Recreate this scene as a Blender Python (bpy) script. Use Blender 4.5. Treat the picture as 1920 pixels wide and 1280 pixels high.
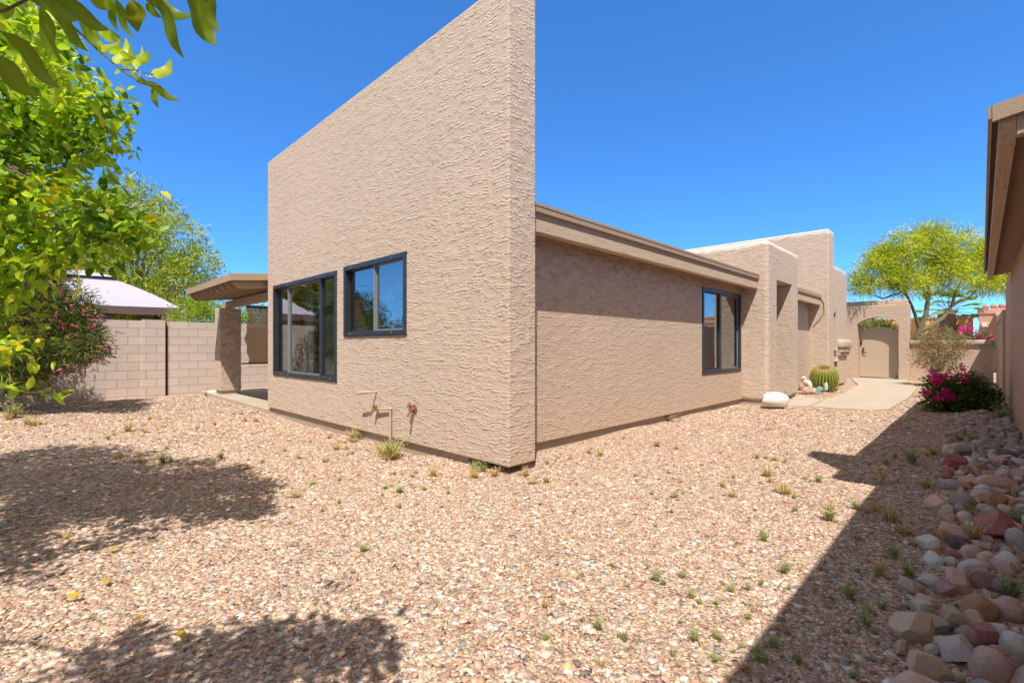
import bpy, bmesh, math, random
import numpy as np
from mathutils import Vector, Matrix, noise as mnoise
R = math.radians
random.seed(7)
rng = np.random.default_rng(11)
for o in list(bpy.data.objects): bpy.data.objects.remove(o)
SC = bpy.context.scene
COL = SC.collection

# ------------------------------------------------------------------ camera
CX, CY, CZ = 3.058, -3.058, 1.2
YAW = 44.61
FPX = 893.0
cam = bpy.data.cameras.new('camera'); camo = bpy.data.objects.new('camera', cam); COL.objects.link(camo)
camo.location = (CX, CY, CZ); camo.rotation_euler = (R(90), 0, R(YAW))
cam.sensor_width = 36; cam.lens = 36*FPX/1920; cam.shift_y = 10/1920.0
cam.clip_start = 0.02; cam.clip_end = 2000
SC.camera = camo
# ------------------------------------------------------------------ sky and sun
SD = Vector((0.39, -0.46, 1.0)).normalized()
elev = math.asin(SD.z)
w = bpy.data.worlds.new('World'); SC.world = w; w.use_nodes = True
nt = w.node_tree; nt.nodes.clear()
sky = nt.nodes.new('ShaderNodeTexSky'); sky.sky_type = 'NISHITA'; sky.sun_disc = False
sky.sun_elevation = elev; sky.sun_rotation = math.atan2(SD.x, SD.y)
sky.air_density = 1.0; sky.dust_density = 0.0; sky.ozone_density = 3.0; sky.altitude = 3000
hsv = nt.nodes.new('ShaderNodeMix'); hsv.data_type = 'RGBA'; hsv.blend_type = 'MULTIPLY'; hsv.inputs[0].default_value = 1.0
hsv.inputs[7].default_value = (.46, .96, 1.34, 1)
bg = nt.nodes.new('ShaderNodeBackground'); bg.inputs[1].default_value = 0.15
wo = nt.nodes.new('ShaderNodeOutputWorld')
nt.links.new(sky.outputs[0], hsv.inputs[6]); 
mxs = nt.nodes.new('ShaderNodeMix'); mxs.data_type = 'RGBA'; mxs.inputs[0].default_value = .30; mxs.inputs[7].default_value = (.20, .98, 3.3, 1)
nt.links.new(hsv.outputs[2], mxs.inputs[6]); 
# the half of the sky round the sun is whitened to a pale haze, an added warm fill for shade, the half away from it deep blue
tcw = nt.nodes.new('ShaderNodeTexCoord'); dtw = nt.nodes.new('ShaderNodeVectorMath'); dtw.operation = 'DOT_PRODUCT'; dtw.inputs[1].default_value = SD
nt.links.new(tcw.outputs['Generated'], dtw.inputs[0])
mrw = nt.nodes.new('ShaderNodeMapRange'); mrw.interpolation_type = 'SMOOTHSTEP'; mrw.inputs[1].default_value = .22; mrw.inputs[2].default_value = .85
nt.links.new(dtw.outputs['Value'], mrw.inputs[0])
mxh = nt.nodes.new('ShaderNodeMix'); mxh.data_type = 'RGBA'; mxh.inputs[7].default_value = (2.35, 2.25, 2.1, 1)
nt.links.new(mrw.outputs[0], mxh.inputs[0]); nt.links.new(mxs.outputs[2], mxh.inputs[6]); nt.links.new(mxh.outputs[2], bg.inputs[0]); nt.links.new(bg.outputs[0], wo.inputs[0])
sun = bpy.data.lights.new('sun', 'SUN'); suno = bpy.data.objects.new('sun', sun); COL.objects.link(suno)
suno.rotation_euler = SD.to_track_quat('Z', 'Y').to_euler(); suno.location = (20, -20, 30)
sun.energy = 3.9; sun.angle = R(0.5); sun.color = (1.0, 0.945, 0.87)
SC.view_settings.view_transform = 'Standard'; SC.view_settings.look = 'None'
SC.view_settings.exposure = 0.62; SC.view_settings.gamma = 1.0

# ------------------------------------------------------------------ helpers
FW = np.array([-math.sin(R(YAW)), math.cos(R(YAW))]); RT = np.array([math.cos(R(YAW)), math.sin(R(YAW))])
def at(px, py, d):
    """a point of the place: bearing px, height py, at distance d in front of the camera station"""
    v = (FW + RT*(px-960)/FPX)*d
    return (CX+v[0], CY+v[1], CZ-(py-650)/FPX*d)
def gp(px, py, z=0.0):
    return at(px, py, (CZ-z)*FPX/(py-650))

def tag(o, label=None, cat=None, group=None, kind=None):
    if label: o['label'] = label
    if cat: o['category'] = cat
    if group: o['group'] = group
    if kind: o['kind'] = kind
    return o
def thing(name, label, cat, loc=(0,0,0), group=None):
    o = bpy.data.objects.new(name, None); COL.objects.link(o); o.location = loc; o.empty_display_size = .2
    return tag(o, label, cat, group)
def link(me, name, parent=None):
    o = bpy.data.objects.new(name, me); COL.objects.link(o)
    if parent is not None:
        o.parent = parent
        p = parent; off = Vector((0,0,0))
        while p is not None: off += p.location; p = p.parent
        o.location = -off          # geometry is written in world coordinates
    return o

class MB:
    def __init__(s): s.bm = bmesh.new()
    def box(s, x0, x1, y0, y1, z0, z1, rot=None, bev=0, seg=2):
        m = Matrix.Translation(((x0+x1)/2, (y0+y1)/2, (z0+z1)/2))
        if rot: m = m @ rot
        m = m @ Matrix.Diagonal((abs(x1-x0), abs(y1-y0), abs(z1-z0), 1))
        r = bmesh.ops.create_cube(s.bm, size=1, matrix=m)
        if bev:
            es = set(e for v in r['verts'] for e in v.link_edges)
            bmesh.ops.bevel(s.bm, geom=list(es), offset=bev, segments=seg, affect='EDGES', profile=.5)
        return s
    def tube(s, pts, rads, n=8, cap=True):
        pts = [Vector(p) for p in pts]; rings = []
        if not hasattr(rads, '__len__'): rads = [rads]*len(pts)
        up = None
        for i, p in enumerate(pts):
            t = (pts[min(i+1, len(pts)-1)]-pts[max(i-1, 0)]).normalized()
            if up is None: up = t.orthogonal().normalized()
            up = (up - t*up.dot(t)).normalized(); b = t.cross(up)
            rings.append([s.bm.verts.new(p+(up*math.cos(2*math.pi*k/n)+b*math.sin(2*math.pi*k/n))*rads[i]) for k in range(n)])
        for a, b in zip(rings[:-1], rings[1:]):
            for k in range(n): s.bm.faces.new((a[k], a[(k+1)%n], b[(k+1)%n], b[k]))
        if cap: s.bm.faces.new(rings[0][::-1]); s.bm.faces.new(rings[-1])
        return s
    def prism(s, poly, axis, a, b):
        """poly of 2D points extruded along axis from a to b"""
        def mk(u, v, t):
            return {'x': (t, u, v), 'y': (u, t, v), 'z': (u, v, t)}[axis]
        A = [s.bm.verts.new(mk(u, v, a)) for u, v in poly]; B = [s.bm.verts.new(mk(u, v, b)) for u, v in poly]
        n = len(poly)
        s.bm.faces.new(A[::-1]); s.bm.faces.new(B)
        for k in range(n): s.bm.faces.new((A[k], A[(k+1)%n], B[(k+1)%n], B[k]))
        return s
    def quad(s, *p):
        s.bm.faces.new([s.bm.verts.new(q) for q in p]); return s
    def ico(s, c, r, sub=2, sc=(1,1,1)):
        bmesh.ops.create_icosphere(s.bm, subdivisions=sub, radius=r, matrix=Matrix.Translation(c) @ Matrix.Diagonal((*sc, 1))); return s
    def bevel(s, off, seg=2, ang=30):
        s.bm.normal_update()
        es = [e for e in s.bm.edges if len(e.link_faces) == 2 and e.calc_face_angle(0) > R(ang)]
        bmesh.ops.bevel(s.bm, geom=es, offset=off, segments=seg, affect='EDGES', profile=.5); return s
    def build(s, name, mat, parent=None, smooth=False):
        bmesh.ops.recalc_face_normals(s.bm, faces=s.bm.faces)
        me = bpy.data.meshes.new(name); s.bm.to_mesh(me); s.bm.free()
        if mat: me.materials.append(mat)
        if smooth:
            me.polygons.foreach_set('use_smooth', [True]*len(me.polygons))
            try: me.set_sharp_from_angle(angle=R(38))
            except Exception: pass
        return link(me, name, parent)

def cut(o, boxes):
    """boolean-cut boxes/prism builders out of a mesh object"""
    for b in boxes:
        c = b.build('cutter', None)
        md = o.modifiers.new('b', 'BOOLEAN'); md.operation = 'DIFFERENCE'; md.solver = 'EXACT'; md.object = c
        c.location = o.matrix_world.translation if False else (0,0,0)
        bpy.context.view_layer.update()
        dg = bpy.context.evaluated_depsgraph_get()
        me = bpy.data.meshes.new_from_object(o.evaluated_get(dg))
        o.modifiers.clear(); old = o.data; o.data = me; bpy.data.meshes.remove(old)
        cm = c.data; bpy.data.objects.remove(c); bpy.data.meshes.remove(cm)

def npmesh(name, V, Fc, mat, parent=None, col=None, smooth=False):
    """V (n,3), Fc (m,k) ints, col (n,3) per vertex"""
    me = bpy.data.meshes.new(name); n = len(V); m, k = Fc.shape
    me.vertices.add(n); me.vertices.foreach_set('co', np.asarray(V, dtype=np.float32).ravel())
    me.loops.add(m*k); me.loops.foreach_set('vertex_index', np.asarray(Fc, dtype=np.int32).ravel())
    me.polygons.add(m); me.polygons.foreach_set('loop_start', np.arange(0, m*k, k, dtype=np.int32))
    try: me.polygons.foreach_set('loop_total', np.full(m, k, dtype=np.int32))
    except Exception: pass
    if smooth: me.polygons.foreach_set('use_smooth', np.ones(m, dtype=bool))
    me.update(calc_edges=True)
    if col is not None:
        a = me.color_attributes.new('Col', 'FLOAT_COLOR', 'POINT')
        a.data.foreach_set('color', np.hstack([col, np.ones((n, 1))]).astype(np.float32).ravel())
    me.materials.append(mat)
    return link(me, name, parent) if parent != 'mesh' else me

# ------------------------------------------------------------------ materials
class NT:
    def __init__(s, name):
        s.m = bpy.data.materials.new(name); s.m.use_nodes = True; s.t = s.m.node_tree; s.t.nodes.clear()
        s.out = s.t.nodes.new('ShaderNodeOutputMaterial')
    def n(s, ty, **kw):
        nd = s.t.nodes.new(ty)
        for k, v in kw.items():
            if k.startswith('i_'):
                key = k[2:].replace('_', ' ')
                nd.inputs[key].default_value = v
            else: setattr(nd, k, v)
        return nd
    def l(s, a, b): s.t.links.new(a, b)
    def math(s, op, a, b=None, c=None, clamp=False):
        nd = s.t.nodes.new('ShaderNodeMath'); nd.operation = op; nd.use_clamp = clamp
        for i, x in enumerate((a, b, c)):
            if x is None: continue
            if isinstance(x, (int, float)): nd.inputs[i].default_value = x
            else: s.l(x, nd.inputs[i])
        return nd.outputs[0]
    def vmul(s, v, sc):
        nd = s.t.nodes.new('ShaderNodeVectorMath'); nd.operation = 'MULTIPLY'; s.l(v, nd.inputs[0]); nd.inputs[1].default_value = sc; return nd.outputs[0]
    def noise(s, v, scale, detail=3, rough=.5, dist=0):
        nd = s.n('ShaderNodeTexNoise'); nd.inputs['Scale'].default_value = scale; nd.inputs['Detail'].default_value = detail
        nd.inputs['Roughness'].default_value = rough; nd.inputs['Distortion'].default_value = dist; s.l(v, nd.inputs['Vector']); return nd.outputs[0]
    def ramp(s, f, stops, interp='LINEAR'):
        nd = s.n('ShaderNodeValToRGB'); cr = nd.color_ramp; cr.interpolation = interp
        while len(cr.elements) < len(stops): cr.elements.new(.5)
        for e, (p, c) in zip(cr.elements, stops):
            e.position = p; e.color = (c[0], c[1], c[2], 1) if hasattr(c, '__len__') else (c, c, c, 1)
        s.l(f, nd.inputs[0]); return nd.outputs[0]
    def mix(s, f, a, b, mode='MIX'):
        nd = s.n('ShaderNodeMix', data_type='RGBA', blend_type=mode)
        for i, x in ((0, f), (6, a), (7, b)):
            if isinstance(x, (int, float)): nd.inputs[i].default_value = x
            elif isinstance(x, tuple): nd.inputs[i].default_value = (*x, 1)
            else: s.l(x, nd.inputs[i])
        return nd.outputs[2]
    def bump(s, h, dist, strength=1, prev=None):
        nd = s.n('ShaderNodeBump'); nd.inputs['Distance'].default_value = dist; nd.inputs['Strength'].default_value = strength
        s.l(h, nd.inputs['Height'])
        if prev: s.l(prev, nd.inputs['Normal'])
        return nd.outputs[0]
    def pos(s): return s.n('ShaderNodeNewGeometry').outputs['Position']
    def bsdf(s, col, rough=.8, spec=.3, metal=0, normal=None):
        b = s.n('ShaderNodeBsdfPrincipled')
        if isinstance(col, tuple): b.inputs['Base Color'].default_value = (*col, 1)
        else: s.l(col, b.inputs['Base Color'])
        if isinstance(rough, (int, float)): b.inputs['Roughness'].default_value = rough
        else: s.l(rough, b.inputs['Roughness'])
        b.inputs['Specular IOR Level'].default_value = spec; b.inputs['Metallic'].default_value = metal
        if normal: s.l(normal, b.inputs['Normal'])
        s.l(b.outputs[0], s.out.inputs[0]); return b
    def xyz(s, v):
        nd = s.n('ShaderNodeSeparateXYZ'); s.l(v, nd.inputs[0]); return nd.outputs

def stucco(name, base=(.605,.475,.375), cope=None, lines=29.0, depth=.012, cover=.52, jag=1.0):
    t = NT(name); p = t.pos(); X, Y, Z = t.xyz(p)
    n1 = t.noise(t.vmul(p, (1,1,1.5)), 2.6, 3, .55)
    n2 = t.noise(t.vmul(p, (1,1,1.6)), 16, 4, .64)
    u = t.math('ADD', t.math('MULTIPLY', Z, lines), t.math('ADD', t.math('MULTIPLY', n1, 5.5), t.math('MULTIPLY', n2, 2.3*jag)))
    fr = t.math('FRACT', u); saw = t.math('MINIMUM', t.math('MULTIPLY', fr, 4.2), t.math('POWER', t.math('MULTIPLY', t.math('SUBTRACT', 1.0, fr), 1.31), 1.4))
    msk = t.math('MULTIPLY', t.math('SUBTRACT', t.noise(t.vmul(p, (.62,.62,1.6)), 9.0, 3, .58), cover-.06), 9.0, clamp=True)
    h1 = t.math('MULTIPLY', saw, msk)
    p2 = t.vmul(p, (1,1,1))
    u2 = t.math('ADD', t.math('MULTIPLY', Z, lines*1.7), t.math('ADD', t.math('MULTIPLY', t.noise(p, 4.3, 3, .6), 6.0), t.math('MULTIPLY', n2, 1.8)))
    msk2 = t.math('MULTIPLY', t.math('SUBTRACT', t.noise(p, 9.5, 2, .5), .54), 9.0, clamp=True)
    h2 = t.math('MULTIPLY', t.math('MULTIPLY', t.math('MINIMUM', t.math('MULTIPLY', t.math('FRACT', u2), 4.0), t.math('MULTIPLY', t.math('SUBTRACT', 1.0, t.math('FRACT', u2)), 1.33)), msk2), .6)
    h = t.math('MAXIMUM', h1, h2)
    h = t.math('ADD', h, t.math('MULTIPLY', t.noise(p, 130, 3, .6), .16))
    h = t.math('ADD', h, t.math('MULTIPLY', t.noise(p, 5, 2), .5))
    nb = t.bump(h, depth, 1.0)
    big = t.noise(p, .8, 3, .6); fine = t.noise(p, 38, 4, .7)
    c = t.mix(big, tuple(x*.91 for x in base), tuple(min(1,x*1.08) for x in base))
    c = t.mix(t.math('MULTIPLY', fine, .35), c, tuple(x*.78 for x in base))
    # faint dust splash near the ground
    dust = t.math('MULTIPLY', t.math('SUBTRACT', .75, t.math('ADD', Z, t.math('MULTIPLY', big, .3))), .45, clamp=True)
    c = t.mix(dust, c, (.58,.41,.26))
    st2 = t.ramp(t.noise(t.vmul(p, (3.5,3.5,.35)), 1.4, 4, .65), [(.55,0.0),(.75,.28)])
    c = t.mix(st2, c, tuple(x*.80 for x in base))
    if cope is not None:
        lvl = t.math('ADD', Z, t.math('MULTIPLY', t.math('SUBTRACT', t.noise(p, 3.0, 4, .7), .5), .22))
        f = t.math('MULTIPLY', t.math('SUBTRACT', lvl, cope), 60.0, clamp=True)
        c = t.mix(f, c, (.74,.66,.57))
    t.bsdf(c, .92, .2, normal=nb); return t.m

def plain(name, col, rough=.6, spec=.4, metal=0, nscale=20, var=.12, bump=0.0, bscale=60, stretch=(1,1,1)):
    t = NT(name); p = t.vmul(t.n('ShaderNodeTexCoord').outputs['Object'], stretch)
    n = t.noise(p, nscale, 4, .6)
    c = t.mix(n, tuple(max(0,x*(1-var)) for x in col), tuple(min(1,x*(1+var)) for x in col))
    nb = t.bump(t.noise(p, bscale, 4, .6), bump) if bump else None
    t.bsdf(c, rough, spec, metal, nb); return t.m

def wood(name, c1, c2, stretch, bump=.006, peel=0):
    t = NT(name); p = t.vmul(t.pos(), stretch)
    n = t.noise(p, 9, 5, .65, .4); n2 = t.noise(p, 30, 4, .6)
    c = t.mix(t.ramp(n, [(.35, 0.0), (.65, 1.0)]), c1, c2)
    if peel:
        c = t.mix(t.ramp(t.noise(t.vmul(t.pos(), tuple(max(1, x*.5) for x in stretch)), 3.2, 5, .7), [(.60, 0.0), (.66, .8)]), c, (.34,.25,.18))
    t.bsdf(c, .85, .2, normal=t.bump(t.math('ADD', n, t.math('MULTIPLY', n2, .5)), bump)); return t.m

def leafmat(name, trans=.45, rough=.45, gloss=.35, tmul=(1.25,1.35,.35)):
    t = NT(name); a = t.n('ShaderNodeAttribute', attribute_name='Col').outputs['Color']
    b = t.n('ShaderNodeBsdfPrincipled'); t.l(a, b.inputs['Base Color']); b.inputs['Roughness'].default_value = rough; b.inputs['Specular IOR Level'].default_value = gloss
    tr = t.n('ShaderNodeBsdfTranslucent'); t.l(t.mix(1.0, a, tmul, 'MULTIPLY'), tr.inputs[0])
    mx = t.n('ShaderNodeMixShader'); mx.inputs[0].default_value = trans
    t.l(b.outputs[0], mx.inputs[1]); t.l(tr.outputs[0], mx.inputs[2]); t.l(mx.outputs[0], t.out.inputs[0]); return t.m

def attrmat(name, rough=.8, spec=.3, bump=0, bscale=150):
    t = NT(name); a = t.n('ShaderNodeAttribute', attribute_name='Col').outputs['Color']
    p = t.pos(); n = t.noise(p, bscale*.6, 3, .6)
    c = t.mix(n, a, t.mix(1.0, a, (.72,.68,.66), 'MULTIPLY'))
    nb = t.bump(t.noise(p, bscale, 3, .6), bump) if bump else None
    t.bsdf(c, rough, spec, normal=nb); return t.m

M = {}
M['stucco'] = stucco('tan_stucco')
M['stucco_portal'] = stucco('tan_stucco_white_coping', cope=3.28)
M['stucco_tall'] = stucco('tan_stucco_white_top', cope=4.44)
M['stucco_round'] = stucco('tan_stucco_round_top', cope=3.50)
M['stucco_gate'] = stucco('tan_stucco_gate', base=(.57,.425,.32))
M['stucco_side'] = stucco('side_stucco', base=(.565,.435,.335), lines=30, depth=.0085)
M['stucco_neighbour'] = stucco('neighbour_stucco', base=(.50,.35,.235), depth=.006, cover=.55)
M['orange'] = stucco('orange_stucco', base=(.80,.43,.19), depth=.003)
M['pink_far'] = stucco('terracotta_stucco', base=(.62,.36,.26), depth=.003)
M['found'] = plain('concrete_stem', (.40,.32,.25), .9, .2, nscale=6, var=.2, bump=.004, bscale=50)
M['concrete'] = None
M['fascia'] = wood('brown_fascia', (.38,.27,.185), (.44,.32,.22), (14,1,14), .003)
M['beam'] = wood('weathered_beam', (.60,.44,.30), (.68,.52,.37), (16,1,16), .012, peel=1)
M['beamx'] = wood('patio_beam', (.36,.25,.175), (.44,.32,.23), (1,14,14), .004)
M['rafter'] = wood('rafter_wood', (.40,.28,.19), (.46,.33,.23), (14,1,14), .003)
M['soffit'] = wood('soffit_board', (.36,.25,.17), (.42,.30,.21), (14,1.5,14), .004)
M['roof'] = plain('roof_sheet', (.33,.26,.21), .9, .2, nscale=8, bump=.004)
M['frame'] = plain('dark_aluminium', (.030,.038,.050), .38, .5, nscale=9, var=.3)
M['frame_edge'] = plain('grey_aluminium', (.22,.24,.25), .4, .5)
M['clip'] = plain('steel_clip', (.26,.27,.28), .35, .5, .6)
M['curtain'] = plain('white_curtain', (.72,.71,.68), .9, .1, nscale=3)
M['room'] = plain('room_wall', (.55,.47,.38), .9, .1)
M['blind'] = plain('blind_slat', (.62,.60,.55), .6, .3)
M['pipe'] = plain('painted_pipe', (.50,.41,.32), .7, .3, nscale=30, var=.25)
M['brass'] = plain('old_brass', (.30,.17,.08), .5, .5, .5, nscale=60, var=.4)
M['rust'] = plain('rusty_metal', (.28,.11,.05), .8, .2, nscale=80, var=.5)
M['gate'] = plain('gate_paint', (.49,.385,.29), .55, .4, nscale=3, var=.04)
M['black'] = plain('black_metal', (.02,.02,.02), .45, .5)
M['shade'] = None
M['tent'] = plain('grey_canvas', (.47,.44,.50), .9, .1, nscale=2, var=.05)
M['valance'] = plain('brown_canvas', (.17,.11,.10), .9, .1)
M['chair'] = plain('dark_chair_metal', (.03,.028,.026), .5, .4)
M['bark'] = plain('grey_bark', (.19,.145,.10), .9, .2, nscale=14, var=.35, bump=.02, bscale=25)
M['bark_green'] = plain('palo_verde_bark', (.17,.15,.075), .8, .2, nscale=8, var=.3, bump=.01)
M['bark_dark'] = plain('brown_bark', (.10,.07,.05), .9, .2, nscale=14, var=.3, bump=.02)
M['twig'] = plain('grey_twig', (.26,.20,.15), .9, .2)
M['leaf'] = leafmat('citrus_leaf', .48, .42, .32)
M['leaf2'] = leafmat('shrub_leaf', .35, .5, .3)
M['leaf3'] = leafmat('fine_leaf', .40, .6, .2)
M['flower'] = leafmat('petal', .45, .6, .2, (1.1,.6,1.1))
M['weed'] = leafmat('weed_blade', .35, .7, .15, (1.1,1.1,.6))
M['chip'] = attrmat('gravel_chip', .85, .25)
def glass():
    t = NT('window_glass')
    lw = t.n('ShaderNodeLayerWeight'); lw.inputs[0].default_value = .42
    f = t.math('ADD', t.math('MULTIPLY', lw.outputs['Fresnel'], .50), .12, clamp=True)
    g = t.n('ShaderNodeBsdfGlossy'); g.inputs['Roughness'].default_value = 0.0; g.inputs['Color'].default_value = (.95,.97,1,1)
    p = t.pos(); nb = t.bump(t.noise(p, 1.7, 2, .5), .002, 1.0); t.l(nb, g.inputs['Normal'])
    tr = t.n('ShaderNodeBsdfTransparent'); tr.inputs[0].default_value = (.80,.83,.80,1)
    mx = t.n('ShaderNodeMixShader'); t.l(f, mx.inputs[0]); t.l(tr.outputs[0], mx.inputs[1]); t.l(g.outputs[0], mx.inputs[2]); t.l(mx.outputs[0], t.out.inputs[0])
    return t.m
M['glass'] = glass()
def shade_cloth():
    t = NT('shade_cloth'); d = t.n('ShaderNodeBsdfDiffuse'); d.inputs[0].default_value = (.20,.12,.07,1)
    tr = t.n('ShaderNodeBsdfTransparent'); tr.inputs[0].default_value = (.85,.7,.55,1)
    tl = t.n('ShaderNodeBsdfTranslucent'); tl.inputs[0].default_value = (.30,.18,.10,1)
    m1 = t.n('ShaderNodeMixShader'); m1.inputs[0].default_value = .5; t.l(d.outputs[0], m1.inputs[1]); t.l(tl.outputs[0], m1.inputs[2])
    m2 = t.n('ShaderNodeMixShader'); m2.inputs[0].default_value = .22; t.l(m1.outputs[0], m2.inputs[1]); t.l(tr.outputs[0], m2.inputs[2]); t.l(m2.outputs[0], t.out.inputs[0]); return t.m
M['shade'] = shade_cloth()
def concrete():
    t = NT('walk_concrete'); p = t.pos(); n = t.noise(p, 1.6, 5, .65); n2 = t.noise(p, 60, 3, .6)
    c = t.mix(t.ramp(n, [(.3,0.0),(.7,1.0)]), (.44,.36,.27), (.54,.46,.36)); c = t.mix(t.math('MULTIPLY', n2, .4), c, (.36,.30,.23))
    t.bsdf(c, .9, .2, normal=t.bump(n2, .003)); return t.m
M['concrete'] = concrete()
def cmu():
    t = NT('block_wall'); p = t.pos(); X, Y, Z = t.xyz(p)
    cmb = t.n('ShaderNodeCombineXYZ'); t.l(t.math('ADD', Y, X), cmb.inputs[0]); t.l(t.math('ADD', Z, 4.04), cmb.inputs[1])
    br = t.n('ShaderNodeTexBrick'); t.l(cmb.outputs[0], br.inputs['Vector']); br.offset = .5
    br.inputs['Scale'].default_value = 1; br.inputs['Mortar Size'].default_value = .0065; br.inputs['Mortar Smooth'].default_value = .3
    br.inputs['Brick Width'].default_value = .405; br.inputs['Row Height'].default_value = .203; br.inputs['Bias'].default_value = 0
    br.inputs['Color1'].default_value = (.69,.59,.52,1); br.inputs['Color2'].default_value = (.62,.525,.46,1); br.inputs['Mortar'].default_value = (.48,.35,.28,1)
    n = t.noise(p, 1.3, 4, .6); n2 = t.noise(p, 90, 3, .6)
    c = t.mix(t.math('MULTIPLY', n2, .4), br.outputs[0], (.52,.41,.34)); c = t.mix(t.ramp(n, [(.45,0.0),(.8,.45)]), c, (.68,.54,.45))
    h = t.math('SUBTRACT', t.math('MULTIPLY', n2, .25), br.outputs['Fac'])
    t.bsdf(c, .93, .15, normal=t.bump(h, .008)); return t.m
M['cmu'] = cmu()
PAL = np.array([(.70,.47,.35),(.78,.59,.46),(.84,.72,.60),(.64,.41,.29),(.74,.54,.37),(.54,.30,.20),(.38,.34,.30),(.78,.63,.46),(.66,.46,.25),(.86,.79,.69),(.24,.21,.19),(.58,.33,.23)])
PW = np.array([.17,.18,.11,.12,.13,.06,.04,.10,.04,.035,.015,.02]); PW = PW/PW.sum()
def ground_mat():
    t = NT('gravel_ground'); p = t.pos()
    v = t.n('ShaderNodeTexVoronoi'); v.inputs['Scale'].default_value = 46; v.inputs['Randomness'].default_value = 1; t.l(p, v.inputs['Vector'])
    v2 = t.n('ShaderNodeTexVoronoi'); v2.inputs['Scale'].default_value = 75; t.l(p, v2.inputs['Vector'])
    sx = t.n('ShaderNodeSeparateColor'); t.l(v.outputs['Color'], sx.inputs[0])
    acc = 0; st = []
    for c, wt in zip(PAL, PW): st.append((acc, tuple(c*np.array([.90,.89,.88])))); acc += wt
    cc = t.ramp(sx.outputs[0], st, 'CONSTANT')
    sx2 = t.n('ShaderNodeSeparateColor'); t.l(v2.outputs['Color'], sx2.inputs[0])
    cc2 = t.ramp(sx2.outputs[1], st, 'CONSTANT')
    cc = t.mix(t.math('GREATER_THAN', sx.outputs[1], .55), cc, cc2)
    dirt = (.47,.345,.245)
    dm = t.ramp(t.noise(p, 1.1, 5, .65), [(.42, 0.0), (.62, .9)])
    dsp = t.math('GREATER_THAN', sx.outputs[2], .72)
    c = t.mix(t.math('MAXIMUM', t.math('MULTIPLY', dm, .8), t.math('MULTIPLY', dsp, .8)), cc, dirt)
    edge = t.math('MULTIPLY', v.outputs['Distance'], 40.0, clamp=True)
    h = t.math('SUBTRACT', t.math('MULTIPLY', sx.outputs[1], .6), t.math('MULTIPLY', v.outputs['Distance'], 4.0))
    t.bsdf(c, .93, .15, normal=t.bump(h, .007)); return t.m
M['ground'] = ground_mat()
M['soil'] = plain('soil', (.22,.15,.10), .95, .1, nscale=20, var=.3, bump=.01)

# ------------------------------------------------------------------ ground
def gz(x, y):
    x = np.asarray(x, float); y = np.asarray(y, float)
    z = .012*np.sin(1.7*x+.6*y)+.010*np.sin(2.3*y-.9*x+1)+.006*np.sin(4.1*x+3.3*y)
    z = z*np.clip((np.hypot(x-1, y-4) < 14), 0, 1)
    z = z + .03*np.exp(-((x+.5)**2+(y-.0)**2)/.7) - .03*np.exp(-(y/.5)**2)*(x < -1.2)*(x > -6.4)
    d = np.clip((y-6.2)/1.5, 0, 1); return z*(1-d) - .012*d
def axis(c, lo, hi, fine, n):
    a = list(np.arange(lo, hi+.001, fine)); s = fine
    while a[-1] < 500: s *= 1.35; a.append(a[-1]+s)
    s = fine
    while a[0] > -500: s *= 1.35; a.insert(0, a[0]-s)
    return np.array(a)
xs = axis(0, -12, 4, .12, 0); ys = axis(0, -5, 20, .12, 0)
GX, GY = np.meshgrid(xs, ys, indexing='ij'); GZ = gz(GX, GY)
V = np.stack([GX, GY, GZ], -1).reshape(-1, 3); ni, nj = len(xs), len(ys)
I, J = np.meshgrid(np.arange(ni-1), np.arange(nj-1), indexing='ij'); a = (I*nj+J).ravel()
tag(npmesh('ground', V, np.stack([a, a+nj, a+nj+1, a+1], 1), M['ground'], smooth=True), 'gravelly tan yard ground', kind='structure')

# gravel chips: crushed stone strewn over the yard
CUBE = np.array([(-1,-1,-1),(1,-1,-1),(1,1,-1),(-1,1,-1),(-1,-1,1),(1,-1,1),(1,1,1),(-1,1,1)], float)
CF = np.array([(0,3,2,1),(4,5,6,7),(0,1,5,4),(1,2,6,5),(2,3,7,6),(3,0,4,7)])
def rotmats(n, tilt=1.0):
    a = rng.uniform(0, 2*np.pi, n); b = rng.normal(0, tilt, n); c = rng.normal(0, tilt, n)
    ca, sa, cb, sb, cc, sc = np.cos(a), np.sin(a), np.cos(b), np.sin(b), np.cos(c), np.sin(c)
    Z = np.zeros(n); O = np.ones(n)
    Rz = np.stack([np.stack([ca,-sa,Z],-1), np.stack([sa,ca,Z],-1), np.stack([Z,Z,O],-1)], 1)
    Rx = np.stack([np.stack([O,Z,Z],-1), np.stack([Z,cb,-sb],-1), np.stack([Z,sb,cb],-1)], 1)
    Ry = np.stack([np.stack([cc,Z,sc],-1), np.stack([Z,O,Z],-1), np.stack([-sc,Z,cc],-1)], 1)
    return Rz @ Rx @ Ry
WALK = [(.60,7.93),(1.56,7.98),(1.80,8.45),(1.84,11.5),(1.72,15.0),(1.35,17.6),(1.05,19.6),(-.42,19.6),(-.36,18.2),(.30,15.2),(.55,11.4)]
PATH = [(-1.8,8.15),(-.02,7.60),(.30,7.66),(.585,7.94),(.53,9.30),(.2,9.75),(-.02,9.80),(-1.8,9.8)]
def inpoly(x, y, P):
    r = np.zeros(len(x), bool); n = len(P)
    for i in range(n):
        (x0, y0), (x1, y1) = P[i], P[(i+1)%n]
        if y0 == y1: continue
        c = ((y0 > y) != (y1 > y)) & (x < (x1-x0)*(y-y0)/(y1-y0)+x0); r ^= c
    return r
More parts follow.
